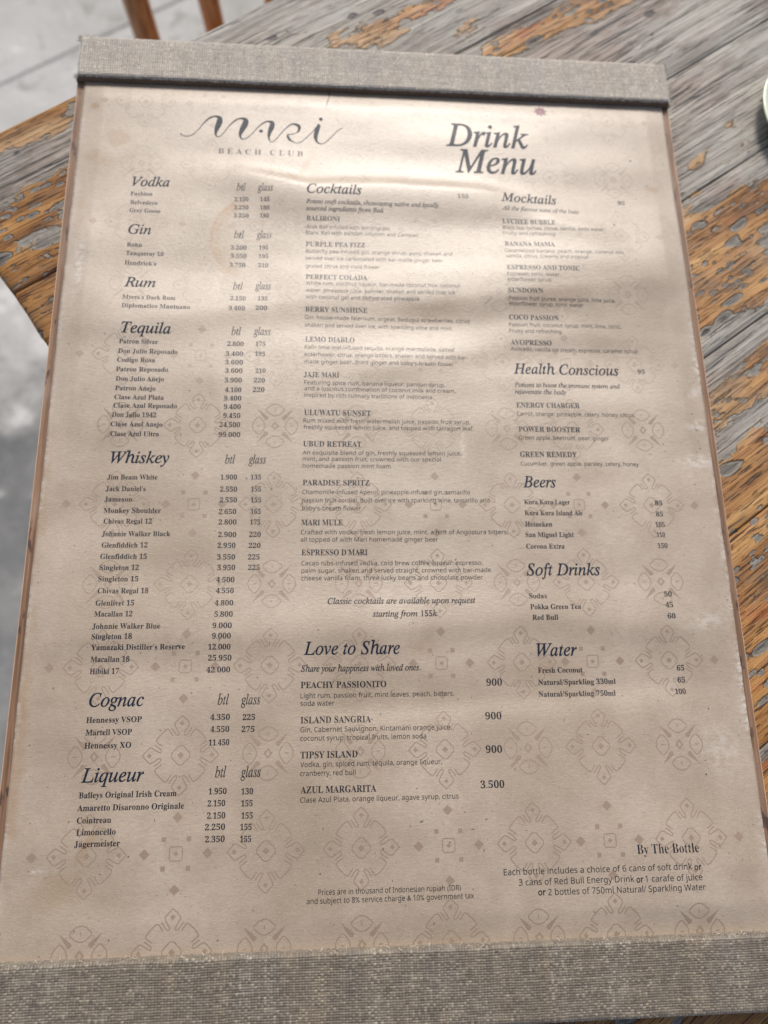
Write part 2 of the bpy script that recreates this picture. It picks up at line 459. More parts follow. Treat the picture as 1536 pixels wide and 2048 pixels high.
for k in range(len(SEAMS) - 1):
    hi, lo = SEAMS[k] - 0.00025, SEAMS[k + 1] + 0.00025
    r = 0.0009
    prof = [(lo, -0.030), (lo, -r), (lo + r * 0.3, -r * 0.3), (lo + r, 0.0)]
    m = 18
    prof += [(lo + r + (hi - lo - 2 * r) * t / m, 0.0) for t in range(1, m)]
    prof += [(hi - r, 0.0), (hi - r * 0.3, -r * 0.3), (hi, -r), (hi, -0.030), (lo, -0.030)]
    prof = np.array(prof)
    a = np.concatenate([[A0, A0 + 0.0006, A0 + 0.0016], np.arange(A0 + 0.006, A1, 0.005), [A1]])
    rs = np.random.RandomState(k)
    AA, PY = np.meshgrid(a + 0 * a, prof[:, 0])
    _, PZZ = np.meshgrid(a, prof[:, 1])
    AA = AA + 0.0
    end = np.clip((0.0016 - (AA - A0)) / 0.0016, 0, 1)
    top = (PZZ > -0.002)
    Z = PZZ - np.where(top, 0.0018 * end ** 1.5, 0)
    Z = Z + np.where(top, 0.00035 * fbm(AA * 14, PY * 55, 3, 11 + k), 0) + np.where(top, rs.uniform(-0.0004, 0.0), 0)
    edge_w = np.exp(-(AA - A0) / 0.02)
    AA = AA + edge_w * 0.0011 * fbm(PY * 70, PZZ * 30 + k, 3, 5)
    P = np.stack([AA - T0[0], PY, Z + TZ], -1)
    wf = wear_field(AA, PY)
    o = grid_mesh('plank', P, M_TABLE, table, {'wear': ('FLOAT', wf)})
    # end face of the board
    ny = len(prof)
    b = bmesh.new()
    b.from_mesh(o.data)
    b.verts.ensure_lookup_table()
    nx = len(a)
    try:
        b.faces.new([b.verts[i * nx] for i in range(ny - 1)][::-1])
        b.faces.new([b.verts[i * nx + nx - 1] for i in range(ny - 1)])
    except ValueError:
        pass
    b.to_mesh(o.data)
    b.free()

def box_verts(x0, x1, y0, y1, z0, z1):
    v = [(x, y, z) for z in (z0, z1) for y in (y0, y1) for x in (x0, x1)]
    f = [(0, 2, 3, 1), (4, 5, 7, 6), (0, 1, 5, 4), (2, 6, 7, 3), (0, 4, 6, 2), (1, 3, 7, 5)]
    return v, f
def box(name, x0, x1, y0, y1, z0, z1, mat, parent, bev=0.003):
    v, f = box_verts(x0, x1, y0, y1, z0, z1)
    o = mesh_obj(name, v, f, mat, parent)
    if bev:
        b = bmesh.new()
        b.from_mesh(o.data)
        bmesh.ops.bevel(b, geom=b.edges[:], offset=bev, segments=2, affect='EDGES')
        b.to_mesh(o.data)
        b.free()
    return o
ZU = TZ - 0.031
xa, xb, yb, ya = A0 - T0[0] + 0.05, A1 - T0[0] - 0.05, 0.2474 - 0.05, -0.50 + 0.05
for (x, y) in ((xa, yb), (xb, yb), (xa, ya), (xb, ya)):
    sx = 1 if x < 0 else -1
    sy = 1 if y < 0 else -1
    box('leg', min(x, x + sx * 0.06), max(x, x + sx * 0.06), min(y, y + sy * 0.06), max(y, y + sy * 0.06), 0.001, ZU, M_DARK, table)
box('apron', xa + 0.062, xb - 0.062, yb - 0.03, yb - 0.008, ZU - 0.09, ZU, M_DARK, table)
box('apron', xa + 0.062, xb - 0.062, ya + 0.008, ya + 0.03, ZU - 0.09, ZU, M_DARK, table)
box('apron', xa + 0.008, xa + 0.03, ya + 0.062, yb - 0.062, ZU - 0.09, ZU, M_DARK, table)
box('apron', xb - 0.03, xb - 0.008, ya + 0.062, yb - 0.062, ZU - 0.09, ZU, M_DARK, table)

# ------------------------------------------------------------------ chair beyond the table
def tube(name, pts, radii, mat, parent, seg=20, cap=True):
    V, F = [], []
    P = [Vector(p) for p in pts]
    for i, p in enumerate(P):
        d = (P[min(i + 1, len(P) - 1)] - P[max(i - 1, 0)]).normalized()
        q = d.to_track_quat('Z', 'Y')
        for s in range(seg):
            V.append(p + q @ Vector((cos(2 * pi * s / seg) * radii[i], sin(2 * pi * s / seg) * radii[i], 0)))
    for i in range(len(P) - 1):
        for s in range(seg):
            t = (s + 1) % seg
            F.append((i * seg + s, i * seg + t, (i + 1) * seg + t, (i + 1) * seg + s))
    F.append(tuple(range(seg))[::-1])
    F.append(tuple((len(P) - 1) * seg + s for s in range(seg)))
    return mesh_obj(name, V, F, mat, parent, smooth=True)

# chair frame: origin on the floor under the middle of its back; x along the table edge, y away from the table
cA, cN = 0.145 + 0.182, 0.561                     # (a, n) of the middle of the spindle row at seat height
cp = AX * cA + NX * cN
chair = empty('wooden_chair', 'reddish brown spindle-back chair standing beyond the far edge of the table', 'chair', (cp[0], cp[1], 0), ANG)
SH = PZ - 0.300
seat = box('seat', -0.215, 0.215, -0.42, 0.02, SH - 0.100, SH - 0.066, M_CHAIR, chair, 0.010)
lean = radians(9.5)
def back_pts(x, z0, z1, k=8):
    return [(x, (z - SH) * math.tan(lean) * (1 + 0.15 * (z - SH)), z) for z in [z0 + (z1 - z0) * i / k for i in range(k + 1)]]
top_z = SH + 0.46
for x in (-0.182, 0.182):
    tube('back_post', back_pts(x, SH - 0.07, top_z + 0.05), [0.0118 + 0.0012 * sin(pi * i / 8) for i in range(9)], M_CHAIR, chair)
for k in range(4):
    x = -0.182 + 0.364 * (k + 1) / 5
    tube('spindle', back_pts(x, SH - 0.07, top_z + 0.01), [0.0100 + 0.0014 * sin(pi * i / 8) for i in range(9)], M_CHAIR, chair)
ty = (top_z - SH) * math.tan(lean) * 1.07
box('top_rail', -0.205, 0.205, ty - 0.012, ty + 0.012, top_z, top_z + 0.07, M_CHAIR, chair, 0.008)
for (x, y) in ((-0.175, -0.38), (0.175, -0.38), (-0.175, -0.01), (0.175, -0.01)):
    ox, oy = (0.03 if x > 0 else -0.03), (0.04 if y > -0.2 else -0.03)
    tube('leg', [(x, y, SH - 0.09), (x + ox * 0.5, y + oy * 0.5, SH * 0.5), (x + ox, y + oy, 0.002)], [0.016, 0.018, 0.012], M_CHAIR, chair)
for y in (-0.395, 0.005):
    tube('stretcher', [(-0.185, y, 0.2), (0, y, 0.2), (0.185, y, 0.2)], [0.008, 0.010, 0.008], M_CHAIR, chair, 12)

# ------------------------------------------------------------------ dish at the right edge
dish_c = (0.2434, 0.1960)
dish = empty('ceramic_dish', 'pale green glazed round dish at the right edge of the photo, on bare table boards', 'dish', (dish_c[0], dish_c[1], TZ))
def lathe(name, prof, mat, parent, seg=96):
    V, F = [], []
    for (r, z) in prof:
        z = z if z < 0.004 else 0.004 + (z - 0.004) * 0.42
        for s in range(seg):
            V.append((r * cos(2 * pi * s / seg), r * sin(2 * pi * s / seg), z))
    for i in range(len(prof) - 1):
        for s in range(seg):
            t = (s + 1) % seg
            F.append((i * seg + s, i * seg + t, (i + 1) * seg + t, (i + 1) * seg + s))
    return mesh_obj(name, V, F, mat, parent, smooth=True)
lathe('bowl', [(0.0005, 0.003), (0.020, 0.003), (0.0225, 0.0006), (0.0245, 0.0006), (0.0255, 0.003), (0.034, 0.006), (0.0385, 0.0105), (0.0402, 0.0150), (0.0398, 0.0162), (0.0388, 0.0160),
               (0.0365, 0.0118), (0.032, 0.0085), (0.024, 0.0066), (0.0005, 0.0062)], M_GLAZE, dish)

# ------------------------------------------------------------------ the menu
menu = empty('drink_menu', 'printed kraft-paper drinks menu on a brown board with woven fabric bands top and bottom', 'menu', (0, 0, PZ))
# board
o = box('backing_board', -0.1525, 0.1525, -0.2215, 0.2195, -0.0058, -0.0006, M_BOARD, menu, 0.0007)

def polyv(u, pts):
    return np.interp(u, [p[0] for p in pts], [p[1] for p in pts])
def ridge(u, v, pts, A, wf, wn, u0, u1, fall=14.0):
    t = v - polyv(u, pts)
    g = A * np.where(t > 0, np.exp(-(t / wf) ** 2), np.exp(-(t / wn) ** 2))
    env = 1 / (1 + np.exp(-(u - u0) / fall * 4)) * 1 / (1 + np.exp((u - u1) / fall * 4))
    return g * env
def paper_h(u, v):
    """height of the paper (mm) at (u, v) in mm: a sheet that has cockled with damp"""
    u = np.asarray(u, float); v = np.asarray(v, float)
    z = 0.40 * np.sin(v / 14.0 + 0.9 * np.sin(u / 60.0)) * np.clip((v + 20) / 120, 0.15, 1)
    z = z + 0.35 * np.sin(v / 23.0 + u / 70.0 + 1.0)
    z = z + 0.45 * fbm(u / 75.0 + 3, v / 26.0, 2, 21)
    z = z + ridge(u, v, [(-150, 150), (-86, 146), (-51, 139.5), (-37, 136.5), (0, 138), (46, 137), (66, 135), (150, 132)], 1.5, 5.5, 15.0, -70, 62, 30)
    z = z + ridge(u, v, [(60, 126), (73, 124), (84, 122), (110, 117), (150, 112)], 0.6, 5, 8, 78, 112, 18)
    z = z + ridge(u, v, [(-150, 62), (-120, 64), (-40, 77), (40, 80), (118, 92), (150, 96)], 1.0, 20, 11, -140, 140, 20)
    z = z + ridge(u, v, [(-150, 30), (0, 44), (90, 62), (150, 60)], 0.5, 12, 8, -10, 130, 24)
    z = z + ridge(u, v, [(-150, -80), (-123, -78), (-47, -79), (24, -75), (67, -71.5), (111, -76), (150, -78)], 0.7, 14, 8, -140, 140, 20)
    z = z + ridge(u, v, [(-60, -111), (-46, -109), (2, -107), (65, -104), (108, -100), (150, -98)], -0.55, 11, 7, -40, 130, 30)
    z = z + ridge(u, v, [(-150, -160), (0, -150), (150, -168)], 0.35, 16, 14, -150, 150, 20)
    e = np.clip((198 - np.abs(v)) / 14, 0, 1)
    ex = np.clip((148.5 - np.abs(u)) / 10, 0, 1) * 0.55 + 0.45
    e = e * e * (3 - 2 * e)
    return z * e * ex * 1.6 + 1.2 * e * ex
us = np.linspace(-148.5, 148.5, 271)
vs = np.linspace(-199, 199, 399)
U, V_ = np.meshgrid(us, vs)
Z = paper_h(U, V_)
Uj = U.copy()
edge = np.exp(-(148.5 - np.abs(U)) / 0.5)
Uj += np.sign(U) * edge * 0.22 * fbm(V_ / 9.0, U * 0 + np.sign(U), 4, 40)
# stains (brown spills with a shape of their own) and pale scuffs
st = np.zeros_like(U)
def stain(cx, cy, wx, wy, h, rot=0.0, seed=0, soft=0.25):
    global st
    c, s = cos(rot), sin(rot)
    x = ((U - cx) * c + (V_ - cy) * s) / wx
    y = (-(U - cx) * s + (V_ - cy) * c) / wy
    d = np.hypot(x, y) + 0.45 * fbm(U / 5 + seed, V_ / 5, 3, 60 + seed)
    st = np.maximum(st, h * np.clip((1 - d) / soft, 0, 1))
stain(-129, 163, 6, 5, 0.55, 0.3, 1); stain(-137, 150, 9, 5, 0.50, -0.4, 2, 0.5); stain(-142, 181, 2, 2, 0.6, 0, 3)
stain(-38, 151, 2.2, 11, 0.5, -0.5, 4, 0.6); stain(-144, 120, 3, 18, 0.28, 0, 5, 0.6)
stain(137, 144, 4, 2, 0.5, -0.2, 6); stain(-146.5, -120, 3.5, 60, 0.45, 0, 7, 0.7); stain(-128, -172, 13, 8, 0.25, 0.5, 8, 0.6)
stain(-147, -20, 2.5, 60, 0.3, 0, 9, 0.7); stain(147.5, -60, 2.0, 90, 0.25, 0, 10, 0.7); stain(10, -86, 14, 5, 0.18, 0, 11, 0.8)
stain(66, -94, 26, 5, 0.18, 0.1, 12, 0.8); stain(-118, -158, 8, 2, 0.35, 1.0, 13, 0.6); stain(20, 70, 34, 8, 0.22, 0.1, 14, 0.8)
stain(80, 80, 22, 9, 0.22, 0.1, 15, 0.8); stain(-70, 66, 18, 7, 0.18, 0.1, 16, 0.8); stain(95, -12, 22, 9, 0.12, 0.1, 17, 0.8)
rr = np.hypot((U + 62) , (V_ - 108) * 0.95)
th = np.arctan2(V_ - 108, U + 62)
ringm = (0.55 * np.exp(-((rr - 19.3) / 1.9) ** 4) + 0.6 * np.exp(-((rr - 20.9) / 0.45) ** 2) + 0.4 * np.exp(-((rr - 17.2) / 0.4) ** 2)) * np.clip((cos(0.95) - np.cos(th - 3.2) * -1 - 0.9) * 0 + np.clip(np.cos(th - 3.1) * 3.0 - 0.6, 0, 1), 0, 1)
st = np.maximum(st, 1.0 * np.clip(ringm, 0, 1))
st = np.maximum(st, 0.35 * np.clip((20 - rr) / 3, 0, 1) * np.clip((-U - 70) / 6, 0, 1) * 0.6)
sc = np.exp(-(148.5 - U) / 1.6) * (0.5 + 0.5 * np.clip(fbm(V_ / 16, U * 0 + 2, 3, 71) * 3, -1, 1)) * np.clip((90 - V_) / 40, 0.15, 1)
sc = np.maximum(sc, 0.6 * np.exp(-(U + 148.5) / 0.9) * (0.4 + 0.6 * np.clip(fbm(V_ / 9, U * 0 + 5, 3, 73) * 3, -1, 1)))
for (cx, cy, wx, wy, h) in ((144, 15, 5, 3, 0.55), (141, -2, 7, 3, 0.6), (144, 32, 3, 3, 0.45), (-142, 92, 2.2, 14, 0.6), (136, -75, 10, 4, 0.35), (-136, -166, 3, 0.6, 0.6), (33, 2, 1, 9, 0.45), (134, -128, 9, 10, 0.3), (-112, 60, 14, 2, 0.2)):
    sc = np.maximum(sc, h * np.exp(-((U - cx) / wx) ** 2 - ((V_ - cy) / wy) ** 2))
paper = grid_mesh('paper_sheet', np.stack([Uj, V_, Z], -1) * MM, M_PAPER, menu, {'stain': ('FLOAT', st), 'scuff': ('FLOAT', np.clip(sc, 0, 1))})
sol = paper.modifiers.new('thickness', 'SOLIDIFY')
sol.thickness = 0.0003
sol.offset = -1

# ------------------------------------------------------------------ print on the sheet
def to_paper(verts, lift):
    a = np.asarray(verts, float).reshape(-1, 2)
    z = paper_h(a[:, 0], a[:, 1]) + lift
    return np.column_stack([a[:, 0], a[:, 1], z]) * MM
def split_long(b, maxlen):
    for _ in range(4):
        es = [e for e in b.edges if e.calc_length() > maxlen]
        if not es:
            break
        bmesh.ops.subdivide_edges(b, edges=es, cuts=1)
        bmesh.ops.triangulate(b, faces=[f for f in b.faces if len(f.verts) > 3])
def flat_obj(name, b, mat, lift, parent=menu, maxlen=None):
    if maxlen:
        split_long(b, maxlen)
    co = np.array([v.co[:2] for v in b.verts])
    P = to_paper(co, lift)
    for v, p in zip(b.verts, P):
        v.co = p
    me = bpy.data.meshes.new(name)
    b.to_mesh(me)
    b.free()
    me.materials.append(mat)
    return link(bpy.data.objects.new(name, me), parent)

SERIF_B, SERIF_I, SERIF_BI, SANS = (0x1d400, 0x1d41a, 0x1d7ce), (0x1d434, 0x1d44e, None), (0x1d468, 0x1d482, 0x1d7ce), (0x1d5a0, 0x1d5ba, 0x1d7e2)
def alpha(t, fam):
    if fam is None:
        return t
    A, a, d = fam
    r = ''
    for ch in t:
        if 'A' <= ch <= 'Z':
            r += chr(A + ord(ch) - 65)
        elif 'a' <= ch <= 'z':
            r += '\u210e' if (a == 0x1d44e and ch == 'h') else chr(a + ord(ch) - 97)
        elif ch.isdigit() and d:
            r += chr(d + ord(ch) - 48)
        else:
            r += ch
    return r
# style: (alphabet, outline offset, cap height mm, part name, ink, max edge mm)
STY = {
    't': (SERIF_I, 0.012, 13.6, 'title', M_INKB, 2.0),
    'h': (SERIF_I, 0.012, 5.25, 'heading', M_INKB, 2.0),
    'l': (SERIF_I, 0.006, 4.0, 'column_label', M_INK, None),
    'i': (SERIF_B, 0.004, 2.15, 'item_name', M_INK, None),
    'c': (SERIF_B, 0.002, 2.50, 'drink_name', M_INK, None),
    'n': (SERIF_B, 0.003, 2.15, 'price', M_INK, None),
    'N': (SERIF_B, 0.0, 2.72, 'price', M_INK, None),
    'e': (SERIF_I, 0.016, 2.30, 'tagline', M_INK, None),
    'e2': (SERIF_I, 0.016, 2.60, 'tagline', M_INK, None),
    's': (SANS, 0.0, 1.92, 'description', M_BODY, None),
    's2': (SANS, 0.0, 2.25, 'note', M_INK, None),
    'b2': (SANS, 0.022, 2.25, 'note', M_INK, None),
    'r': (SERIF_B, -0.008, 3.45, 'heading', M_INK, None),
    'b': (SERIF_B, -0.006, 3.0, 'club_name', M_BODY, None),
}
TXT = {}
def text_batch(keys):
    """glyph outlines of every (string, outline offset) asked for, converted to meshes in one go"""
    obs = {}
    for (body, off) in keys:
        cu = bpy.data.curves.new('t', 'FONT')
        cu.size = 1.0
        cu.resolution_u = 2
        cu.offset = off
        cu.body = body
        ob = bpy.data.objects.new('t', cu)
        C.objects.link(ob)
        obs[(body, off)] = ob
    dg = bpy.context.evaluated_depsgraph_get()
    dg.update()
    for k, ob in obs.items():
        TXT[k] = bpy.data.meshes.new_from_object(ob.evaluated_get(dg))
    for ob in obs.values():
        cu = ob.data
        bpy.data.objects.remove(ob)
        bpy.data.curves.remove(cu)
def capheight(sty):
    return max(v.co.y for v in TXT[(alpha('H', STY[sty][0]), STY[sty][1])].vertices)
ACC = {'ñ': ('n', '~'), 'é': ('e', '/'), 'ó': ('o', '/'), 'ä': ('a', ':')}
def split_accents(text):
    marks, plain = [], ''
    for ch in text:
        if ch in ACC:
            marks.append((len(plain), ACC[ch][1]))
            ch = ACC[ch][0]
        plain += ch
    return plain, marks
def text_keys(lines):
    keys = set((alpha('H', v[0]), v[1]) for v in STY.values())
    for (sty, x, y, w_, t) in lines:
        plain, marks = split_accents(t)
        keys.add((alpha(plain, STY[sty][0]), STY[sty][1]))
        for i, mk in marks:
            keys.add((alpha(plain[:i + 1], STY[sty][0]), STY[sty][1]))
    return sorted(keys)
def print_line(sty, x, y, w_, text):
    fam, off, cap, pname, mat, maxlen = STY[sty]
    plain, marks = split_accents(text)
    me = TXT[(alpha(plain, fam), off)]
    xs = np.array([v.co.x for v in me.vertices])
    x0, x1 = xs.min(), xs.max()
    ky = cap / capheight(sty)
    kx = w_ / (x1 - x0)
    if kx > ky * 1.25 and len(text) < 4:
        kx = ky * 1.1
    b = bmesh.new()
    b.from_mesh(me)
    for i, mk in marks:                          # accents over the i-th letter
        e1 = max(v.co.x for v in TXT[(alpha(plain[:i + 1], fam), off)].vertices)
        cx = e1 - 0.24
        top = 0.53
        quads = {'/': [(-.06, 0, .10, .14)], '~': [(-.15, .05, .15, .10)], ':': [(-.13, .03, -.04, .12), (.06, .03, .15, .12)]}[mk]
        for (a0, b0, a1, b1) in quads:
            if mk == '/':
                pts = [(a0, b0), (a0 + .05, b0), (a1 + .05, b1), (a1, b1)]
            else:
                pts = [(a0, b0), (a1, b0), (a1, b1), (a0, b1)]
            b.faces.new([b.verts.new((cx + px, top + py, 0)) for px, py in pts])
    for v in b.verts:
        v.co = ((v.co.x - x0) * kx + x, v.co.y * ky + y, 0)
    return flat_obj(pname, b, mat, 0.055, maxlen=maxlen)

# --- faded ornaments
def stroke_faces(b, pts, wid, closed=False):
    n_ = len(pts)
    P = [Vector((p[0], p[1])) for p in pts]
    Lf, Rt = [], []
    for i in range(n_):
        pa = P[(i - 1) % n_] if (closed or i) else P[i]
        pb = P[(i + 1) % n_] if (closed or i < n_ - 1) else P[i]
        d = (pb - pa)
        d = d.normalized() if d.length > 1e-9 else Vector((1, 0))
        nn = Vector((-d.y, d.x))
        ww = wid[i] if isinstance(wid, (list, tuple)) else wid
        Lf.append(b.verts.new((*(P[i] + nn * ww / 2), 0)))
        Rt.append(b.verts.new((*(P[i] - nn * ww / 2), 0)))
    for i in range(n_ if closed else n_ - 1):
        j = (i + 1) % n_
        b.faces.new((Rt[i], Rt[j], Lf[j], Lf[i]))
def chaikin(pts, closed=False, n_=2):
    for _ in range(n_):
        q = []
        m = len(pts)
        if not closed:
            q.append(pts[0])
        for i in range(m if closed else m - 1):
            a, c = pts[i], pts[(i + 1) % m]
            q.append((a[0] * .75 + c[0] * .25, a[1] * .75 + c[1] * .25))
            q.append((a[0] * .25 + c[0] * .75, a[1] * .25 + c[1] * .75))
        if not closed:
            q.append(pts[-1])
        pts = q
    return pts
def poly(b, pts):
    b.faces.new([b.verts.new((p[0], p[1], 0)) for p in pts])
def dia(cx, cy, rx, ry):
    return [(cx + rx, cy), (cx, cy + ry), (cx - rx, cy), (cx, cy - ry)]
LW = 0.42
def motif(kind, cx, cy):
    b = bmesh.new()
    if kind == 'A':
        q = [[(0, 14.9), (-2.0, 13.1), (-3.1, 11.9), (-2.2, 10.2), (-0.9, 8.1), (-1.4, 7.5), (-2.3, 7.8), (-4.0, 10.3)],
             [(-3.4, 7.2), (-4.9, 9.5), (-5.7, 9.9), (-8.0, 8.0), (-9.9, 5.7), (-9.5, 4.9), (-7.2, 3.4)],
             [(-14.9, 0), (-13.1, 2.0), (-11.9, 3.1), (-10.2, 2.2), (-8.1, 0.9), (-7.5, 1.4), (-7.8, 2.3), (-10.3, 4.0)]]
        for sx in (1, -1):
            for sy in (1, -1):
                for pl in q:
                    stroke_faces(b, [(cx + sx * p[0] * 0.985, cy + sy * p[1]) for p in chaikin(pl, n_=1)], LW)
        stroke_faces(b, [(cx + p[0], cy + p[1]) for p in [(3.5, .75), (.75, 3.6), (-.75, 3.6), (-3.5, .75), (-3.5, -.75), (-.75, -3.6), (.75, -3.6), (3.5, -.75)]], LW, True)
        poly(b, dia(cx, cy, 1.25, 1.25))
        for (dx, dy) in ((0, 12), (0, -12), (12, 0), (-12, 0)):
            poly(b, dia(cx + dx, cy + dy, 0.95, 0.95))
    elif kind == 'B':
        hx = [(3.9, 0.5), (1.9, 2.2), (0.5, 2.7), (-0.5, 2.7), (-1.9, 2.2), (-3.9, 0.5), (-3.9, -0.5), (-1.9, -2.2), (-0.5, -2.7), (0.5, -2.7), (1.9, -2.2), (3.9, -0.5)]
        for (dx, dy, rot) in ((0, 7.4, 0), (0, -7.4, 0), (7.2, 0, 1), (-7.2, 0, 1)):
            pts = [((p[1], p[0]) if rot else p) for p in hx]
            stroke_faces(b, [(cx + dx + p[0], cy + dy + p[1]) for p in pts], LW, True)
            poly(b, [(cx + dx + (1.0 if rot else 0.12), cy + dy + (0.12 if rot else 1.0)), (cx + dx - 0.25, cy + dy + 0.25), (cx + dx - (1.0 if rot else 0.12), cy + dy - (0.12 if rot else 1.0)), (cx + dx + 0.25, cy + dy - 0.25)])
        for sx in (1, -1):
            for sy in (1, -1):
                pts = [(-8.0, 7.9), (-4.3, 2.6), (-3.2, 3.0), (-2.9, 4.0)]
                poly(b, [(cx + sx * p[0], cy + sy * p[1]) for p in pts])
        stroke_faces(b, [(cx + p[0], cy + p[1]) for p in dia(0, 0, 1.3, 1.6)], 0.9, True)
    elif kind == 'C':
        sq = [(2.4, 2.5), (-2.4, 2.5), (-2.4, -2.5), (2.4, -2.5)]
        sq2 = []
        for (x, y) in sq:
            sq2 += [(x, y * .75), (x * .75, y)] if x * y > 0 else [(x * .75, y), (x, y * .75)]
        stroke_faces(b, [(cx + p[0], cy + p[1]) for p in sq2], LW, True)
        poly(b, dia(cx, cy, 0.95, 0.95))
        for (dx, dy) in ((4.7, 5.2), (-4.7, 5.2), (4.7, -5.2), (-4.7, -5.2)):
            poly(b, [(cx + dx + .85, cy + dy + .85), (cx + dx - .85, cy + dy + .85), (cx + dx - .85, cy + dy - .85), (cx + dx + .85, cy + dy - .85)])
        for (dx, dy) in ((0, 12.9), (0, -12.6), (11.8, 0), (-11.8, 0)):
            poly(b, dia(cx + dx, cy + dy, 1.95, 1.95))
    else:
        poly(b, dia(cx, cy, 1.95, 1.95))
    for v in list(b.verts):
        v.co.x = min(max(v.co.x, -148.2), 148.2)
    nm = {'A': 'rosette_ornament', 'B': 'leaf_ornament', 'C': 'square_ornament', 'D': 'diamond_ornament'}[kind]
    return flat_obj(nm, b, M_MOTIF_GLARE if cy > 30 else M_MOTIF, 0.028, maxlen=2.2)
CX = [(-117.5, 'A'), (-84.4, 'C'), (-50.6, 'A'), (-14.2, 'A'), (19.8, 'C'), (53.7, 'A'), (84.0, 'C'), (117.2, 'A')]
AC_ROWS = [184.3, 115.0, 46.0, -23.3, -91.5, -161.2]
BA_ROWS = [148.6, 82.0, 12.6, -57.9, -125.6, -195.0]
for yy in AC_ROWS:
    for x, k in CX:
        motif(k, x, yy)
    motif('D', -137.5, yy)
    motif('D', 137.0, yy)
for yy in BA_ROWS:
    for x, k in CX:
        if yy < -190 and False:
            continue
        motif('A' if k == 'C' else 'B', x, yy)

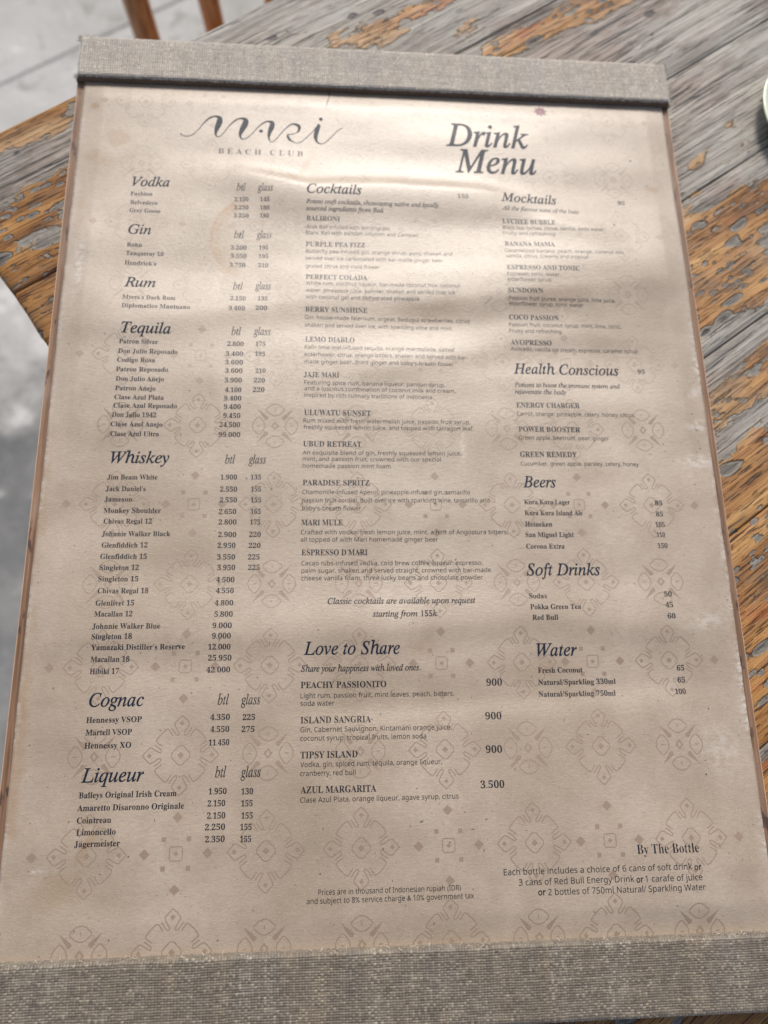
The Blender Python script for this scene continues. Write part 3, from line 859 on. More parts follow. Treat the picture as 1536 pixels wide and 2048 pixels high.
LINES = [
    ('h', -121.2, 135.4, 17.7, 'Vodka'),
    ('h', -121.1, 108.6, 10.6, 'Gin'),
    ('h', -120.7, 80.2, 14.1, 'Rum'),
    ('h', -120.1, 56.3, 21.8, 'Tequila'),
    ('h', -120.8, -4.9, 25.0, 'Whiskey'),
    ('h', -120.9, -106.7, 21.2, 'Cognac'),
    ('h', -121.8, -134.9, 23.8, 'Liqueur'),
    ('l', -71.4, 133.8, 4.3, 'btl'),
    ('l', -61.3, 133.7, 7.4, 'glass'),
    ('l', -71.9, 108.2, 4.7, 'btl'),
    ('l', -61.3, 108.6, 7.1, 'glass'),
    ('l', -71.3, 80.2, 4.4, 'btl'),
    ('l', -61.2, 80.6, 7.4, 'glass'),
    ('l', -71.2, 56.6, 4.3, 'btl'),
    ('l', -61.2, 57.0, 7.7, 'glass'),
    ('l', -71.9, -5.0, 4.3, 'btl'),
    ('l', -61.8, -4.9, 7.6, 'glass'),
    ('l', -70.9, -106.7, 4.4, 'btl'),
    ('l', -61.7, -106.8, 7.6, 'glass'),
    ('l', -70.8, -134.1, 4.2, 'btl'),
    ('l', -61.0, -134.3, 7.8, 'glass'),
    ('i', -121.5, 130.0, 10.3, 'Fashion'),
    ('i', -121.3, 125.0, 12.8, 'Belvedere'),
    ('i', -121.4, 120.5, 14.6, 'Grey Goose'),
    ('i', -121.1, 101.7, 6.9, 'Roku'),
    ('i', -121.2, 97.2, 17.1, 'Tanqueray 10'),
    ('i', -121.5, 92.1, 14.3, 'Hendrick’s'),
    ('i', -120.8, 73.5, 23.7, 'Myers’s Dark Rum'),
    ('i', -120.8, 68.9, 30.5, 'Diplomatico Mantuano'),
    ('i', -120.7, 51.1, 17.1, 'Patrón Silver'),
    ('i', -120.8, 46.4, 26.1, 'Don Julio Reposado'),
    ('i', -121.0, 42.1, 16.6, 'Codigo Rosa'),
    ('i', -121.1, 37.5, 22.8, 'Patrón Reposado'),
    ('i', -120.9, 32.9, 21.0, 'Don Julio Añejo'),
    ('i', -120.8, 28.4, 17.5, 'Patron Añejo'),
    ('i', -120.9, 24.2, 21.3, 'Clase Azul Plata'),
    ('i', -121.1, 20.3, 27.5, 'Clase Azul Reposado'),
    ('i', -121.4, 16.0, 19.0, 'Don Julio 1942'),
    ('i', -121.7, 11.7, 22.2, 'Clase Azul Anejo'),
    ('i', -121.6, 7.3, 20.8, 'Clase Azul Ultra'),
    ('i', -121.5, -12.4, 21.2, 'Jim Beam White'),
    ('i', -121.7, -17.6, 16.7, 'Jack Daniel’s'),
    ('i', -121.9, -22.2, 11.6, 'Jameson'),
    ('i', -121.9, -27.2, 23.9, 'Monkey Shoulder'),
    ('i', -121.5, -31.9, 20.0, 'Chivas Regal 12'),
    ('i', -121.8, -37.4, 28.3, 'Johnnie Walker Black'),
    ('i', -121.4, -42.3, 18.8, 'Glenfiddich 12'),
    ('i', -121.5, -47.2, 18.9, 'Glenfiddich 15'),
    ('i', -121.4, -51.9, 15.9, 'Singleton 12'),
    ('i', -121.5, -56.7, 16.1, 'Singleton 15'),
    ('i', -121.2, -61.7, 20.3, 'Chivas Regal 18'),
    ('i', -121.5, -66.8, 15.3, 'Glenlivet 15'),
    ('i', -121.6, -71.3, 15.1, 'Macallan 12'),
    ('i', -122.0, -76.3, 26.9, 'Johnnie Walker Blue'),
    ('i', -121.9, -80.4, 15.9, 'Singleton 18'),
    ('i', -121.8, -84.7, 36.9, 'Yamazaki Distiller’s Reserve'),
    ('i', -121.7, -89.4, 15.2, 'Macallan 18'),
    ('i', -121.7, -94.1, 11.4, 'Hibiki 17'),
    ('i', -121.4, -112.8, 21.3, 'Hennessy VSOP'),
    ('i', -121.3, -117.5, 17.7, 'Martell VSOP'),
    ('i', -121.4, -122.4, 17.8, 'Hennessy XO'),
    ('i', -122.1, -140.6, 36.8, 'Baileys Original Irish Cream'),
    ('i', -122.3, -145.2, 40.1, 'Amaretto Disaronno Originale'),
    ('i', -122.1, -149.6, 12.8, 'Cointreau'),
    ('i', -121.9, -153.8, 14.6, 'Limoncello'),
    ('i', -122.3, -157.9, 16.9, 'Jägermeister'),
    ('n', -72.3, 128.1, 6.7, '2.150'),
    ('n', -60.1, 128.2, 4.6, '145'),
    ('n', -72.4, 123.7, 6.9, '3.250'),
    ('n', -60.0, 123.8, 4.5, '180'),
    ('n', -72.4, 119.3, 7.1, '3.250'),
    ('n', -60.0, 119.6, 4.3, '180'),
    ('n', -73.3, 102.0, 7.5, '3.200'),
    ('n', -60.0, 102.4, 4.2, '195'),
    ('n', -73.2, 97.5, 7.5, '3.550'),
    ('n', -60.1, 97.8, 4.5, '195'),
    ('n', -73.5, 92.6, 7.4, '3.750'),
    ('n', -60.2, 92.8, 4.7, '210'),
    ('n', -72.4, 74.3, 7.1, '2.150'),
    ('n', -59.9, 74.6, 4.6, '135'),
    ('n', -72.9, 69.1, 7.4, '3.400'),
    ('n', -60.7, 69.6, 5.3, '200'),
    ('n', -72.9, 51.0, 7.4, '2.800'),
    ('n', -60.2, 51.3, 4.5, '175'),
    ('n', -73.4, 46.0, 7.8, '3.400'),
    ('n', -60.3, 46.2, 4.5, '195'),
    ('n', -73.5, 41.7, 8.0, '3.600'),
    ('n', -73.3, 37.5, 7.7, '3.600'),
    ('n', -59.8, 37.7, 4.5, '210'),
    ('n', -73.4, 32.8, 7.7, '3.900'),
    ('n', -60.4, 33.0, 4.9, '220'),
    ('n', -73.0, 28.2, 7.2, '4.100'),
    ('n', -60.7, 28.4, 5.1, '220'),
    ('n', -73.3, 24.2, 7.6, '9.400'),
    ('n', -73.3, 20.2, 7.5, '9.400'),
    ('n', -73.4, 16.0, 7.5, '9.450'),
    ('n', -74.9, 11.8, 9.0, '24.500'),
    ('n', -75.1, 7.2, 9.4, '99.000'),
    ('n', -73.6, -12.3, 7.1, '1.900'),
    ('n', -60.7, -12.2, 4.5, '135'),
    ('n', -73.6, -17.7, 7.3, '2.550'),
    ('n', -60.4, -17.6, 4.3, '155'),
    ('n', -73.6, -22.5, 7.4, '2.550'),
    ('n', -60.4, -22.5, 4.5, '155'),
    ('n', -73.8, -27.7, 7.4, '2.650'),
    ('n', -60.3, -27.6, 4.3, '165'),
    ('n', -73.7, -32.3, 7.6, '2.800'),
    ('n', -60.4, -32.3, 4.4, '175'),
    ('n', -73.6, -37.8, 7.6, '2.900'),
    ('n', -60.6, -37.7, 4.9, '220'),
    ('n', -73.7, -42.5, 7.5, '2.950'),
    ('n', -60.7, -42.5, 5.0, '220'),
    ('n', -73.7, -47.5, 7.5, '3.550'),
    ('n', -60.8, -47.5, 4.8, '225'),
    ('n', -73.5, -52.0, 7.5, '3.950'),
    ('n', -60.6, -52.0, 4.8, '225'),
    ('n', -73.7, -57.2, 7.6, '4.500'),
    ('n', -73.6, -61.8, 7.4, '4.550'),
    ('n', -73.8, -67.0, 7.6, '4.800'),
    ('n', -73.7, -71.7, 7.5, '5.800'),
    ('n', -74.2, -76.4, 7.8, '9.000'),
    ('n', -74.2, -80.6, 7.6, '9.000'),
    ('n', -75.6, -85.0, 9.0, '12.000'),
    ('n', -75.5, -89.4, 9.4, '25.950'),
    ('n', -76.0, -94.1, 9.5, '42.000'),
    ('n', -73.6, -112.6, 7.7, '4.350'),
    ('n', -60.9, -112.8, 4.9, '225'),
    ('n', -73.4, -117.2, 7.4, '4.550'),
    ('n', -61.2, -117.4, 5.1, '275'),
    ('n', -73.8, -122.2, 8.0, '11.450'),
    ('n', -73.1, -140.3, 6.9, '1.950'),
    ('n', -60.6, -140.6, 4.6, '130'),
    ('n', -73.3, -144.7, 6.7, '2.150'),
    ('n', -60.5, -145.0, 4.4, '155'),
    ('n', -73.3, -149.1, 6.9, '2.150'),
    ('n', -60.3, -149.4, 4.4, '155'),
    ('n', -73.9, -153.2, 7.6, '2.250'),
    ('n', -60.6, -153.5, 4.4, '155'),
    ('n', -73.7, -157.5, 7.4, '2.350'),
    ('n', -60.5, -157.8, 4.2, '155'),
    ('h', -37.7, 132.9, 26.6, 'Cocktails'),
    ('n', 35.9, 132.9, 5.6, '155'),
    ('e', -38.0, 127.4, 64.6, 'Potent craft cocktails, showcasing native and locally'),
    ('e', -38.0, 123.8, 37.5, 'sourced ingredients from Bali'),
    ('c', -37.7, 118.5, 16.0, 'BALIRONI'),
    ('c', -38.0, 104.7, 28.4, 'PURPLE PEA FIZZ'),
    ('c', -37.8, 86.7, 29.0, 'PERFECT COLADA'),
    ('s', -37.8, 114.4, 40.6, 'Arak Bali infused with lemongrass,'),
    ('s', -38.0, 111.2, 54.1, 'Blanc Bali with pandan infusion and Campari'),
    ('s', -37.9, 101.1, 70.3, 'Butterfly pea-infused gin, orange shrub, yuzu, shaken and'),
    ('s', -37.9, 97.3, 66.1, 'served over ice carbonated with bar-made ginger beer,'),
    ('s', -37.8, 93.0, 34.9, 'grated citrus and viola flower'),
    ('s', -37.7, 83.5, 72.9, 'White rum, coconut liqueur, bar-made coconut mix, coconut'),
    ('s', -37.7, 79.8, 70.8, 'water, pineapple juice, palmier, shaken and served over ice,'),
    ('s', -37.8, 76.3, 53.3, 'with coconut gel and dehydrated pineapple'),
    ('c', -37.8, 69.6, 28.9, 'BERRY SUNSHINE'),
    ('c', -37.7, 54.2, 22.6, 'LEMO DIABLO'),
    ('c', -38.2, 36.2, 16.0, 'JAJE MARI'),
    ('c', -37.9, 17.9, 29.8, 'ULUWATU SUNSET'),
    ('s', -38.0, 65.8, 77.3, 'Gin, house-made falernum, orgeat, Bedugul strawberries, citrus'),
    ('s', -38.0, 61.9, 68.6, 'shaken and served over ice, with sparkling wine and mint'),
    ('s', -37.9, 50.4, 68.9, 'Kafir lime leaf-infused tequila, orange marmalade, salted'),
    ('s', -38.0, 46.6, 75.4, 'elderflower, citrus, orange bitters, shaken and served with bar-'),
    ('s', -37.9, 43.0, 68.5, 'made ginger beer, dried ginger and baby’s-breath flower'),
    ('s', -37.9, 32.6, 63.9, 'Featuring spice rum, banana liqueur, pandan syrup,'),
    ('s', -37.9, 29.7, 68.7, 'and a luscious combination of coconut milk and cream,'),
    ('s', -37.9, 26.5, 57.8, 'inspired by rich culinary traditions of indonesia'),
    ('s', -38.2, 14.4, 75.1, 'Rum mixed with fresh watermelon juice, passion fruit syrup,'),
    ('s', -38.1, 11.3, 76.0, 'freshly squeezed lemon juice, and topped with tarragon leaf'),
    ('c', -38.2, 3.2, 25.8, 'UBUD RETREAT'),
    ('c', -38.2, -14.7, 29.2, 'PARADISE SPRITZ'),
    ('c', -38.6, -32.6, 17.8, 'MARI MULE'),
    ('c', -38.4, -45.7, 28.1, 'ESPRESSO D’MARI'),
    ('s', -38.3, -0.6, 70.4, 'An exquisite blend of gin, freshly squeezed lemon juice,'),
    ('s', -38.3, -3.5, 61.0, 'mint, and passion fruit, crowned with our special'),
    ('s', -38.3, -6.7, 38.6, 'homemade passion mint foam'),
    ('s', -38.3, -18.7, 73.5, 'Chamomile-infused Aperol, pineapple-infused gin, tamarillo'),
    ('s', -38.4, -22.4, 82.1, 'passion fruit cordial. Built over ice with sparkling wine, tamarillo and'),
    ('s', -38.3, -26.0, 25.4, 'baby’s-breath flower'),
    ('s', -38.7, -36.6, 89.8, 'Crafted with vodka, fresh lemon juice, mint, a hint of Angostura bitters,'),
    ('s', -38.8, -39.8, 59.1, 'all topped of with Mari homemade ginger beer'),
    ('s', -38.4, -50.1, 77.7, 'Cacao nibs-infused vodka, cold brew coffee liqueur, espresso,'),
    ('s', -38.3, -53.3, 81.0, 'palm sugar, shaken and served straight, crowned with bar-made'),
    ('s', -38.3, -56.5, 77.3, 'cheese vanilla foam, three lucky beans and chocolate powder'),
    ('e2', -27.3, -66.7, 62.5, 'Classic cocktails are available upon request'),
    ('e2', -8.6, -72.2, 27.3, 'starting from 155k'),
    ('h', -37.0, -87.5, 39.6, 'Love to Share'),
    ('e2', -38.0, -94.3, 49.0, 'Share your happiness with loved ones.'),
    ('c', -38.1, -100.8, 34.8, 'PEACHY PASSIONITO'),
    ('c', -38.0, -114.5, 28.2, 'ISLAND SANGRIA'),
    ('c', -37.9, -127.8, 22.6, 'TIPSY ISLAND'),
    ('c', -37.7, -140.8, 29.6, 'AZUL MARGARITA'),
    ('N', 38.2, -100.9, 6.6, '900'),
    ('N', 36.9, -114.3, 6.7, '900'),
    ('N', 36.3, -127.3, 6.7, '900'),
    ('N', 33.4, -140.6, 9.6, '3.500'),
    ('s', -38.1, -104.7, 62.6, 'Light rum, passion fruit, mint leaves, peach, bitters,'),
    ('s', -38.1, -107.7, 13.6, 'soda water'),
    ('s', -38.0, -117.9, 60.8, 'Gin, Cabernet Sauvignon, Kintamani orange juice,'),
    ('s', -38.0, -121.2, 50.3, 'coconut syrup, tropical fruits, lemon soda'),
    ('s', -37.9, -131.1, 56.2, 'Vodka, gin, spiced rum, tequila, orange liqueur,'),
    ('s', -37.9, -134.4, 21.7, 'cranberry, red bull'),
    ('s', -37.8, -144.2, 62.2, 'Clase Azul Plata, orange liqueur, agave syrup, citrus'),
    ('s', -30.6, -177.3, 54.5, 'Prices are in thousand of Indonesian rupiah (IDR)'),
    ('s', -35.0, -180.3, 63.9, 'and subject to 8% service charge & 10% government tax'),
    ('r', 94.5, -166.5, 25.2, 'By The Bottle'),
    ('s2', 40.9, -172.6, 75.1, 'Each bottle includes a choice of 6 cans of soft drink'),
    ('b2', 116.9, -172.9, 2.9, 'or'),
    ('s2', 46.6, -176.4, 45.7, '3 cans of Red Bull Energy Drink'),
    ('b2', 93.1, -176.7, 2.8, 'or'),
    ('s2', 96.7, -176.6, 23.0, '1 carafe of juice'),
    ('b2', 54.0, -180.1, 3.0, 'or'),
    ('s2', 57.9, -180.2, 62.7, '2 bottles of 750ml Natural/ Sparkling Water'),
    ('h', 58.0, 132.7, 28.4, 'Mocktails'),
    ('n', 118.1, 134.0, 4.3, '95'),
    ('e', 58.2, 127.7, 39.2, 'All the flavour none of the buzz'),
    ('c', 58.0, 120.2, 26.5, 'LYCHEE BUBBLE'),
    ('c', 58.3, 107.5, 24.8, 'BANANA MAMA'),
    ('c', 58.4, 94.0, 35.6, 'ESPRESSO AND TONIC'),
    ('c', 58.3, 81.4, 16.9, 'SUNDOWN'),
    ('s', 58.0, 117.0, 50.5, 'Black tea, lychee, citrus, vanilla, soda water'),
    ('s', 58.0, 113.9, 25.7, 'Fruity and refreshing'),
    ('s', 58.1, 103.8, 59.4, 'Caramelized banana, peach, orange, coconut mix,'),
    ('s', 58.4, 100.7, 40.4, 'vanilla, citrus. Creamy and tropical'),
    ('s', 58.3, 90.6, 26.0, 'Espresso, tonic, water,'),
    ('s', 58.2, 87.6, 21.4, 'elderflower syrup'),
    ('s', 58.5, 77.7, 52.1, 'Passion fruit puree, orange juice, lime juice,'),
    ('s', 58.4, 75.0, 36.2, 'elderflower syrup, tonic water'),
    ('c', 58.2, 67.9, 23.9, 'COCO PASSION'),
    ('c', 58.1, 54.9, 19.7, 'AVOPRESSO'),
    ('c', 58.7, 23.0, 29.7, 'ENERGY CHARGER'),
    ('s', 58.0, 64.4, 54.5, 'Passion fruit, coconut syrup, mint, lime, tonic.'),
    ('s', 57.9, 61.1, 25.0, 'Fruity and refreshing'),
    ('s', 58.0, 51.9, 61.3, 'Avocado, vanilla ice cream, espresso, caramel syrup'),
    ('s', 58.6, 18.9, 55.0, 'Carrot, orange, pineapple, celery, honey, citrus'),
    ('h', 58.7, 40.2, 50.3, 'Health Conscious'),
    ('n', 118.1, 41.3, 4.1, '95'),
    ('e', 58.5, 33.4, 50.2, 'Potions to boost the immune system and'),
    ('e', 58.5, 29.9, 24.2, 'rejuvenate the body'),
    ('c', 58.9, 11.1, 28.6, 'POWER BOOSTER'),
    ('c', 58.9, -0.9, 26.0, 'GREEN REMEDY'),
    ('s', 58.8, 7.3, 41.9, 'Green apple, beetroot, pear, ginger'),
    ('s', 58.9, -5.0, 54.4, 'Cucumber, green apple, parsley, celery, honey'),
    ('h', 59.3, -15.2, 14.9, 'Beers'),
    ('i', 59.2, -23.1, 20.7, 'Kura Kura Lager'),
    ('i', 59.1, -28.1, 26.1, 'Kura Kura Island Ale'),
    ('i', 58.9, -33.2, 12.2, 'Heineken'),
    ('i', 58.8, -37.9, 21.6, 'San Miguel Light'),
    ('i', 58.8, -43.1, 17.0, 'Corona Extra'),
    ('n', 118.7, -23.4, 3.5, '85'),
    ('n', 118.7, -28.5, 3.2, '85'),
    ('n', 117.8, -33.4, 4.3, '105'),
    ('n', 117.8, -38.0, 3.8, '110'),
    ('n', 117.6, -43.0, 4.5, '150'),
    ('h', 58.2, -54.9, 32.5, 'Soft Drinks'),
    ('h', 60.1, -89.1, 17.5, 'Water'),
    ('i', 58.3, -64.9, 7.8, 'Sodas'),
    ('i', 58.5, -69.6, 22.0, 'Pokka Green Tea'),
    ('i', 59.1, -74.1, 11.1, 'Red Bull'),
    ('i', 60.3, -96.0, 19.1, 'Fresh Coconut'),
    ('i', 60.1, -100.9, 33.1, 'Natural/Sparkling 330ml'),
    ('i', 59.9, -105.7, 32.7, 'Natural/Sparkling 750ml'),
    ('n', 117.9, -64.5, 3.4, '50'),
    ('n', 117.8, -69.2, 3.4, '45'),
    ('n', 118.1, -74.0, 3.5, '60'),
    ('n', 120.3, -95.8, 3.2, '65'),
    ('n', 120.1, -100.7, 3.2, '65'),
    ('n', 118.3, -105.5, 4.6, '100'),
    ('t', 31.9, 165.0, 42.8, 'Drink'),
    ('t', 35.9, 149.8, 41.7, 'Menu'),
    ('b', -81.2, 155.7, 41.3, 'B E A C H   C L U B'),
]
LOGO = [(-99.9, 166.25, 0.61), (-98.98, 165.31, 0.3), (-96.92, 164.84, 0.24), (-94.33, 165.63, 0.3), (-91.53, 168.55, 0.37), (-88.78, 172.87, 0.49), (-85.95, 175.94, 0.73), (-83.33, 176.97, 0.73), (-81.22, 176.02, 1.59), (-81.26, 173.57, 2.07), (-82.21, 170.35, 1.71), (-82.81, 167.52, 0.98), (-82.32, 165.45, 0.49), (-80.57, 165.53, 0.3), (-78.6, 168.07, 0.37), (-76.37, 171.7, 0.43), (-73.52, 175.02, 0.61), (-70.88, 176.36, 0.73), (-68.5, 175.64, 1.59), (-68.61, 173.17, 2.07), (-70.11, 169.57, 1.71), (-70.9, 166.71, 0.98), (-69.96, 164.53, 0.49), (-67.91, 164.92, 0.3), (-65.03, 167.73, 0.37), (-62.17, 171.74, 0.43), (-59.56, 174.34, 0.61), (-57.49, 175.29, 0.73), (-55.21, 174.55, 1.46), (-55.63, 171.72, 1.83), (-56.64, 168.16, 1.22), (-56.69, 165.0, 0.61), (-55.47, 163.45, 0.3), (-53.72, 164.44, 0.3), (-51.4, 167.7, 0.37), (-48.49, 171.69, 0.43), (-45.82, 174.04, 0.61), (-43.73, 174.19, 0.98), (-41.92, 173.0, 1.22), (-42.02, 170.75, 0.85), (-43.37, 169.09, 0.37), (-45.75, 168.29, 0.37), (-47.54, 167.87, 0.61), (-46.92, 165.8, 0.98), (-45.1, 164.12, 0.49), (-42.71, 163.38, 0.3), (-40.05, 164.69, 0.3), (-37.1, 167.94, 0.37), (-34.71, 170.81, 0.37), (-32.03, 174.38, 0.98), (-32.92, 171.22, 1.59), (-33.62, 167.72, 1.46), (-33.18, 164.97, 0.85), (-31.39, 163.44, 0.49), (-28.7, 164.31, 0.3), (-25.7, 167.68, 0.24), (-22.7, 171.23, 0.24), (-20.28, 172.9, 0.37)]

# --- the lines of text
text_batch(text_keys(LINES))
for (sty, x, y, w_, t) in LINES:
    print_line(sty, x, y, w_, t)
for me_ in TXT.values():
    bpy.data.meshes.remove(me_)

# --- script logo: one pen stroke of changing width, two dots
def catmull(P, k=6):
    out = []
    for i in range(len(P) - 1):
        p0, p1, p2, p3 = P[max(i - 1, 0)], P[i], P[i + 1], P[min(i + 2, len(P) - 1)]
        for s in range(k):
            t = s / k
            out.append(tuple(0.5 * ((2 * b_) + (-a_ + c_) * t + (2 * a_ - 5 * b_ + 4 * c_ - d_) * t * t + (-a_ + 3 * b_ - 3 * c_ + d_) * t ** 3) for a_, b_, c_, d_ in zip(p0, p1, p2, p3)))
    out.append(P[-1])
    return out
cp_ = catmull(LOGO)
b = bmesh.new()
stroke_faces(b, [(p[0], p[1]) for p in cp_], [max(0.38, p[2] * 1.55 - 0.2) for p in cp_])
flat_obj('script_logo', b, M_INKB, 0.06, maxlen=3)
for (x, y) in ((-60.7, 169.5), (-31.1, 177.6)):
    b = bmesh.new()
    poly(b, [(x + 0.95 * cos(i * pi / 8), y + 0.95 * sin(i * pi / 8)) for i in range(16)])
    flat_obj('logo_dot', b, M_INKB, 0.062)
b = bmesh.new()
for i in range(8):
    t = i * pi / 4 + 0.12
    c0 = Vector((82.2, 188.9))
    d = Vector((cos(t), sin(t)))
    e = Vector((-d.y, d.x))
    poly(b, [tuple(c0 + d * 0.25), tuple(c0 + d * 1.9 + e * 0.95), tuple(c0 + d * 3.7), tuple(c0 + d * 1.9 - e * 0.95)])
flat_obj('star_emblem', b, M_MAUVE, 0.06)
# small dark tear below the upper band and a few specks
b = bmesh.new()
stroke_faces(b, [(-26.8, 196.5), (-27.0, 192), (-27.9, 188), (-28.4, 185.2)], [0.5, 0.4, 0.45, 0.15])
flat_obj('tear_mark', b, M_BODY, 0.06, maxlen=2)
for (x, y, r) in ((127.2, 160.5, 0.55), (114.5, 121.5, 0.5), (-118.5, -139, 0.3), (-91.5, 8, 0.28), (34, 92, 0.22), (127, -137.5, 0.35), (18, 44, 0.22), (126, 6, 0.3), (8, -140, .25), (-30, -170, .3)):
    b = bmesh.new()
    poly(b, [(x + r * cos(i * pi / 4) * random.uniform(.8, 1.1), y + r * sin(i * pi / 4) * random.uniform(.8, 1.1)) for i in range(8)])
    flat_obj('speck', b, M_INK, 0.058)

# ------------------------------------------------------------------ fabric bands: every thread is relief
def band(y0, y1, seed, zt=3.9, x_half=151.6):
    """woven band wrapped over the board: runs up the near side, across the top and down the far side (mm)"""
    rs = np.random.RandomState(seed)
    r = 1.5
    segs = []
    zb0, zb1 = 0.15, -5.6
    def arc(cx, cz, t0, t1, k=10):
        for i in range(k + 1):
            t = t0 + (t1 - t0) * i / k
            segs.append((cx + r * cos(t), cz + r * sin(t)))
    near_low = zb0 if seed == 1 else -5.6
    far_low = zb1 if seed == 1 else 0.1
    segs.append((y0, near_low))
    arc(y0 + r, zt - r, pi, pi / 2)
    arc(y1 - r, zt - r, pi / 2, 0)
    segs.append((y1, far_low))
    segs = np.array(segs)
    dl = np.concatenate([[0], np.cumsum(np.hypot(*np.diff(segs, axis=0).T))])
    s = np.arange(0, dl[-1], 0.17)
    Yp, Zp = np.interp(s, dl, segs[:, 0]), np.interp(s, dl, segs[:, 1])
    ty, tz = np.gradient(Yp), np.gradient(Zp)
    ln = np.hypot(ty, tz)
    ty, tz = ty / ln, tz / ln
    k = 5
    ker = np.ones(k) / k
    ny_, nz_ = -tz, ty
    ny_ = np.convolve(np.pad(ny_, k // 2, 'edge'), ker, 'valid'); nz_ = np.convolve(np.pad(nz_, k // 2, 'edge'), ker, 'valid')
    x = np.arange(-x_half, x_half + 0.09, 0.18)
    XX, SS = np.meshgrid(x, s)
    px, ps = 1.14, 0.86
    wx = XX + 0.30 * fbm(XX / 22, SS / 9, 2, 80 + seed) + 0.10 * fbm(XX / 3.0, SS / 3.0, 2, 95 + seed)
    ws = SS + 0.45 * fbm(XX / 26, SS / 14, 2, 84 + seed) + 0.10 * fbm(XX / 2.5, SS / 2.5, 2, 96 + seed)
    iu, iv = np.floor(wx / px).astype(int), np.floor(ws / ps).astype(int)
    fu, fv = wx / px - iu - 0.5, ws / ps - iv - 0.5
    sg = np.where((iu + iv) % 2 == 0, 1.0, -1.0)
    rw = rs.rand(600); rf = rs.rand(200)
    rw2 = np.repeat(rs.rand(150), 4)
    thick_w = 0.80 + 0.45 * rw[iu % 600]
    thick_f = 0.80 + 0.40 * rf[iv % 200]
    warp = 0.25 * thick_w * np.sqrt(np.clip(1 - (1.95 * fu / thick_w) ** 2, 0, 1)) + 0.22 * sg * np.cos(pi * fv)
    weft = 0.25 * thick_f * np.sqrt(np.clip(1 - (1.95 * fv / thick_f) ** 2, 0, 1)) - 0.22 * sg * np.cos(pi * fu)
    H = np.maximum(warp, weft)
    # edges of the band sag a little
    sag = np.clip((np.abs(XX) - (x_half - 1.4)) / 1.4, 0, 1)
    H = H + 0.10 * fbm(XX / 5, SS / 5, 3, 99 + seed)
    top = warp > weft
    rnd = np.where(top, rw[(iu * 7 + (iv // 5) * 3) % 600] * 0.5 + rw2[iu % 600] * 0.5, rf[(iv * 5 + (iu // 3) * 11) % 200])
    cell = rs.rand(97, 89)[iu % 97, iv % 89]
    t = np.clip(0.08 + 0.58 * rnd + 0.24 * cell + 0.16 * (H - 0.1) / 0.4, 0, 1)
    stops = [(0.0, (0.070, 0.056, 0.043)), (0.3, (0.115, 0.096, 0.078)), (0.55, (0.172, 0.150, 0.125)), (0.8, (0.25, 0.22, 0.185)), (1.0, (0.40, 0.365, 0.315))]
    col = np.stack([np.interp(t, [q[0] for q in stops], [q[1][c] for q in stops]) for c in range(3)], -1)
    warm = 0.5 + 0.5 * fbm(XX / 6, SS / 30, 2, 130 + seed)
    col = col * np.stack([1.06 + 0.12 * (warm - .5), np.ones_like(warm), 0.88 - 0.16 * (warm - .5)], -1)
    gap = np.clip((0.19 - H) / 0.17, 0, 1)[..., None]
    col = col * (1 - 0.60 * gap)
    if seed == 2:                                # this one is toned darker all over
        col = col * 0.80
    if seed == 1:                                # sheen on this far band is put into paler, greyer threads
        col = np.clip((col * 0.9 + 0.17) * np.array([1.03, 0.99, 0.93]) * 1.16, 0, 0.8)
    if seed == 1:                                # browner near side, its shade darkened into the thread colour
        near_shade = np.clip((3.3 + 0.5 * (rw[iu % 600] - 0.5) - Zp[:, None]) / 0.5, 0, 1) * (Yp[:, None] < y0 + 2.5)
        col = col * (1 - near_shade[..., None]) + np.stack([0.05 + 0.30 * (col[..., 0] - 0.2), 0.026 + 0.2 * (col[..., 1] - 0.2), 0.014 + 0.12 * (col[..., 2] - 0.2)], -1).clip(0.008, 1) * near_shade[..., None]
    col = np.concatenate([col, np.ones_like(t)[..., None]], -1)
    Yq = Yp[:, None] + ny_[:, None] * H
    Zq = Zp[:, None] + nz_[:, None] * H - sag ** 2 * 1.6
    Xq = XX + sag * 0.15 * fbm(SS / 2, XX * 0, 3, 140)
    P = np.stack([Xq, Yq, Zq], -1)
    # end flaps fold down over the board edge
    def flap(side):
        col_i = 0 if side < 0 else -1
        edge_p = P[:, col_i]
        rows = [edge_p]
        for d, q in ((0.5, 0.5), (0.75, 1.4), (0.8, 2.6), (0.8, 4.0), (0.8, 5.2), (0.8, 7.6)):
            e = edge_p.copy()
            e[:, 0] += side * d * (1 + 0.25 * fbm(s / 1.1, s * 0, 2, 7))
            e[:, 2] = np.maximum(e[:, 2] - q, -5.7)
            rows.append(e)
        return np.stack(rows[1:], 1)
    L_, R_ = flap(-1), flap(1)
    P2 = np.concatenate([L_[:, ::-1], P, R_], 1)
    c0 = np.repeat(col[:, :1], L_.shape[1], 1) * np.array([1.25, 1.2, 1.12, 1])
    c1 = np.repeat(col[:, -1:], R_.shape[1], 1) * np.array([1.25, 1.2, 1.12, 1])
    col2 = np.concatenate([c0, col, c1], 1)
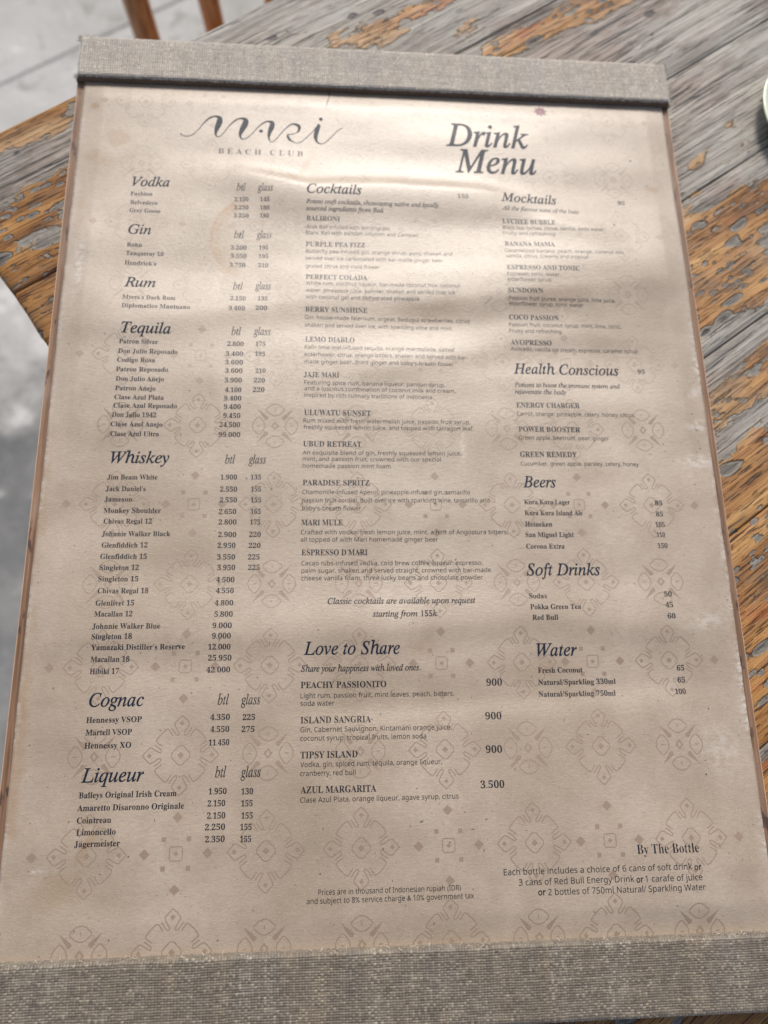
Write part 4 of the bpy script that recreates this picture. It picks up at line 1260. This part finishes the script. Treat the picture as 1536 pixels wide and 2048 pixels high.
    return grid_mesh('fabric_band', P2 * MM, M_FABRIC, menu, {'thread': ('FLOAT_COLOR', col2)})
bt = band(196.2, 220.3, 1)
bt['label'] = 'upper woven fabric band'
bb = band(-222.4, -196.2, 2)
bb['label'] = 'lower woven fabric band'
# frayed ends at the corners of the bands
def fray(name, spots, n_, seed):
    rs = random.Random(seed)
    b = bmesh.new()
    for (cx, cy, cz, sx, sy) in spots:
        for _ in range(n_):
            p = Vector((cx + rs.uniform(-1, 1) * sx, cy + rs.uniform(-1, 1) * sy, cz + rs.uniform(-1.2, 0.2)))
            d = Vector((rs.uniform(-1, 1) + (0.6 if cx > 0 else -0.6), rs.uniform(-0.4, 1.0), rs.uniform(-0.3, 0.7))).normalized()
            r_ = 0.09
            prev = None
            for k in range(5):
                q = d.to_track_quat('Z', 'Y')
                ring = [b.verts.new((p + q @ Vector((cos(2 * pi * s_ / 4) * r_, sin(2 * pi * s_ / 4) * r_, 0))) * MM) for s_ in range(4)]
                if prev:
                    for s_ in range(4):
                        b.faces.new((prev[s_], prev[(s_ + 1) % 4], ring[(s_ + 1) % 4], ring[s_]))
                prev = ring
                p = p + d * 0.42
                d = (d + Vector((rs.uniform(-1, 1), rs.uniform(-1, 1), rs.uniform(-1, 0.6))) * 0.55).normalized()
    me = bpy.data.meshes.new(name)
    b.to_mesh(me)
    b.free()
    me.materials.append(M_FIBRE)
    o = link(bpy.data.objects.new(name, me), menu)
    o['kind'] = 'stuff'
    return o
fray('frayed_threads', [(-151.3, 219.0, 3.4, 1.2, 1.6), (-147, 220.4, 3.6, 4.5, 0.5), (151.5, 218.5, 3.4, 1.0, 2.2), (148.5, 220.2, 3.7, 3.5, 0.6), (-152.2, 197.5, 1.5, 0.4, 1.5), (152.2, 200, 2.0, 0.4, 6)], 34, 5)
fray('frayed_threads', [(-60, 220.5, 3.2, 90, 0.3), (60, 220.5, 3.2, 90, 0.3), (-60, -196.0, 3.2, 90, 0.3), (60, -196.0, 3.2, 90, 0.3)], 22, 6)
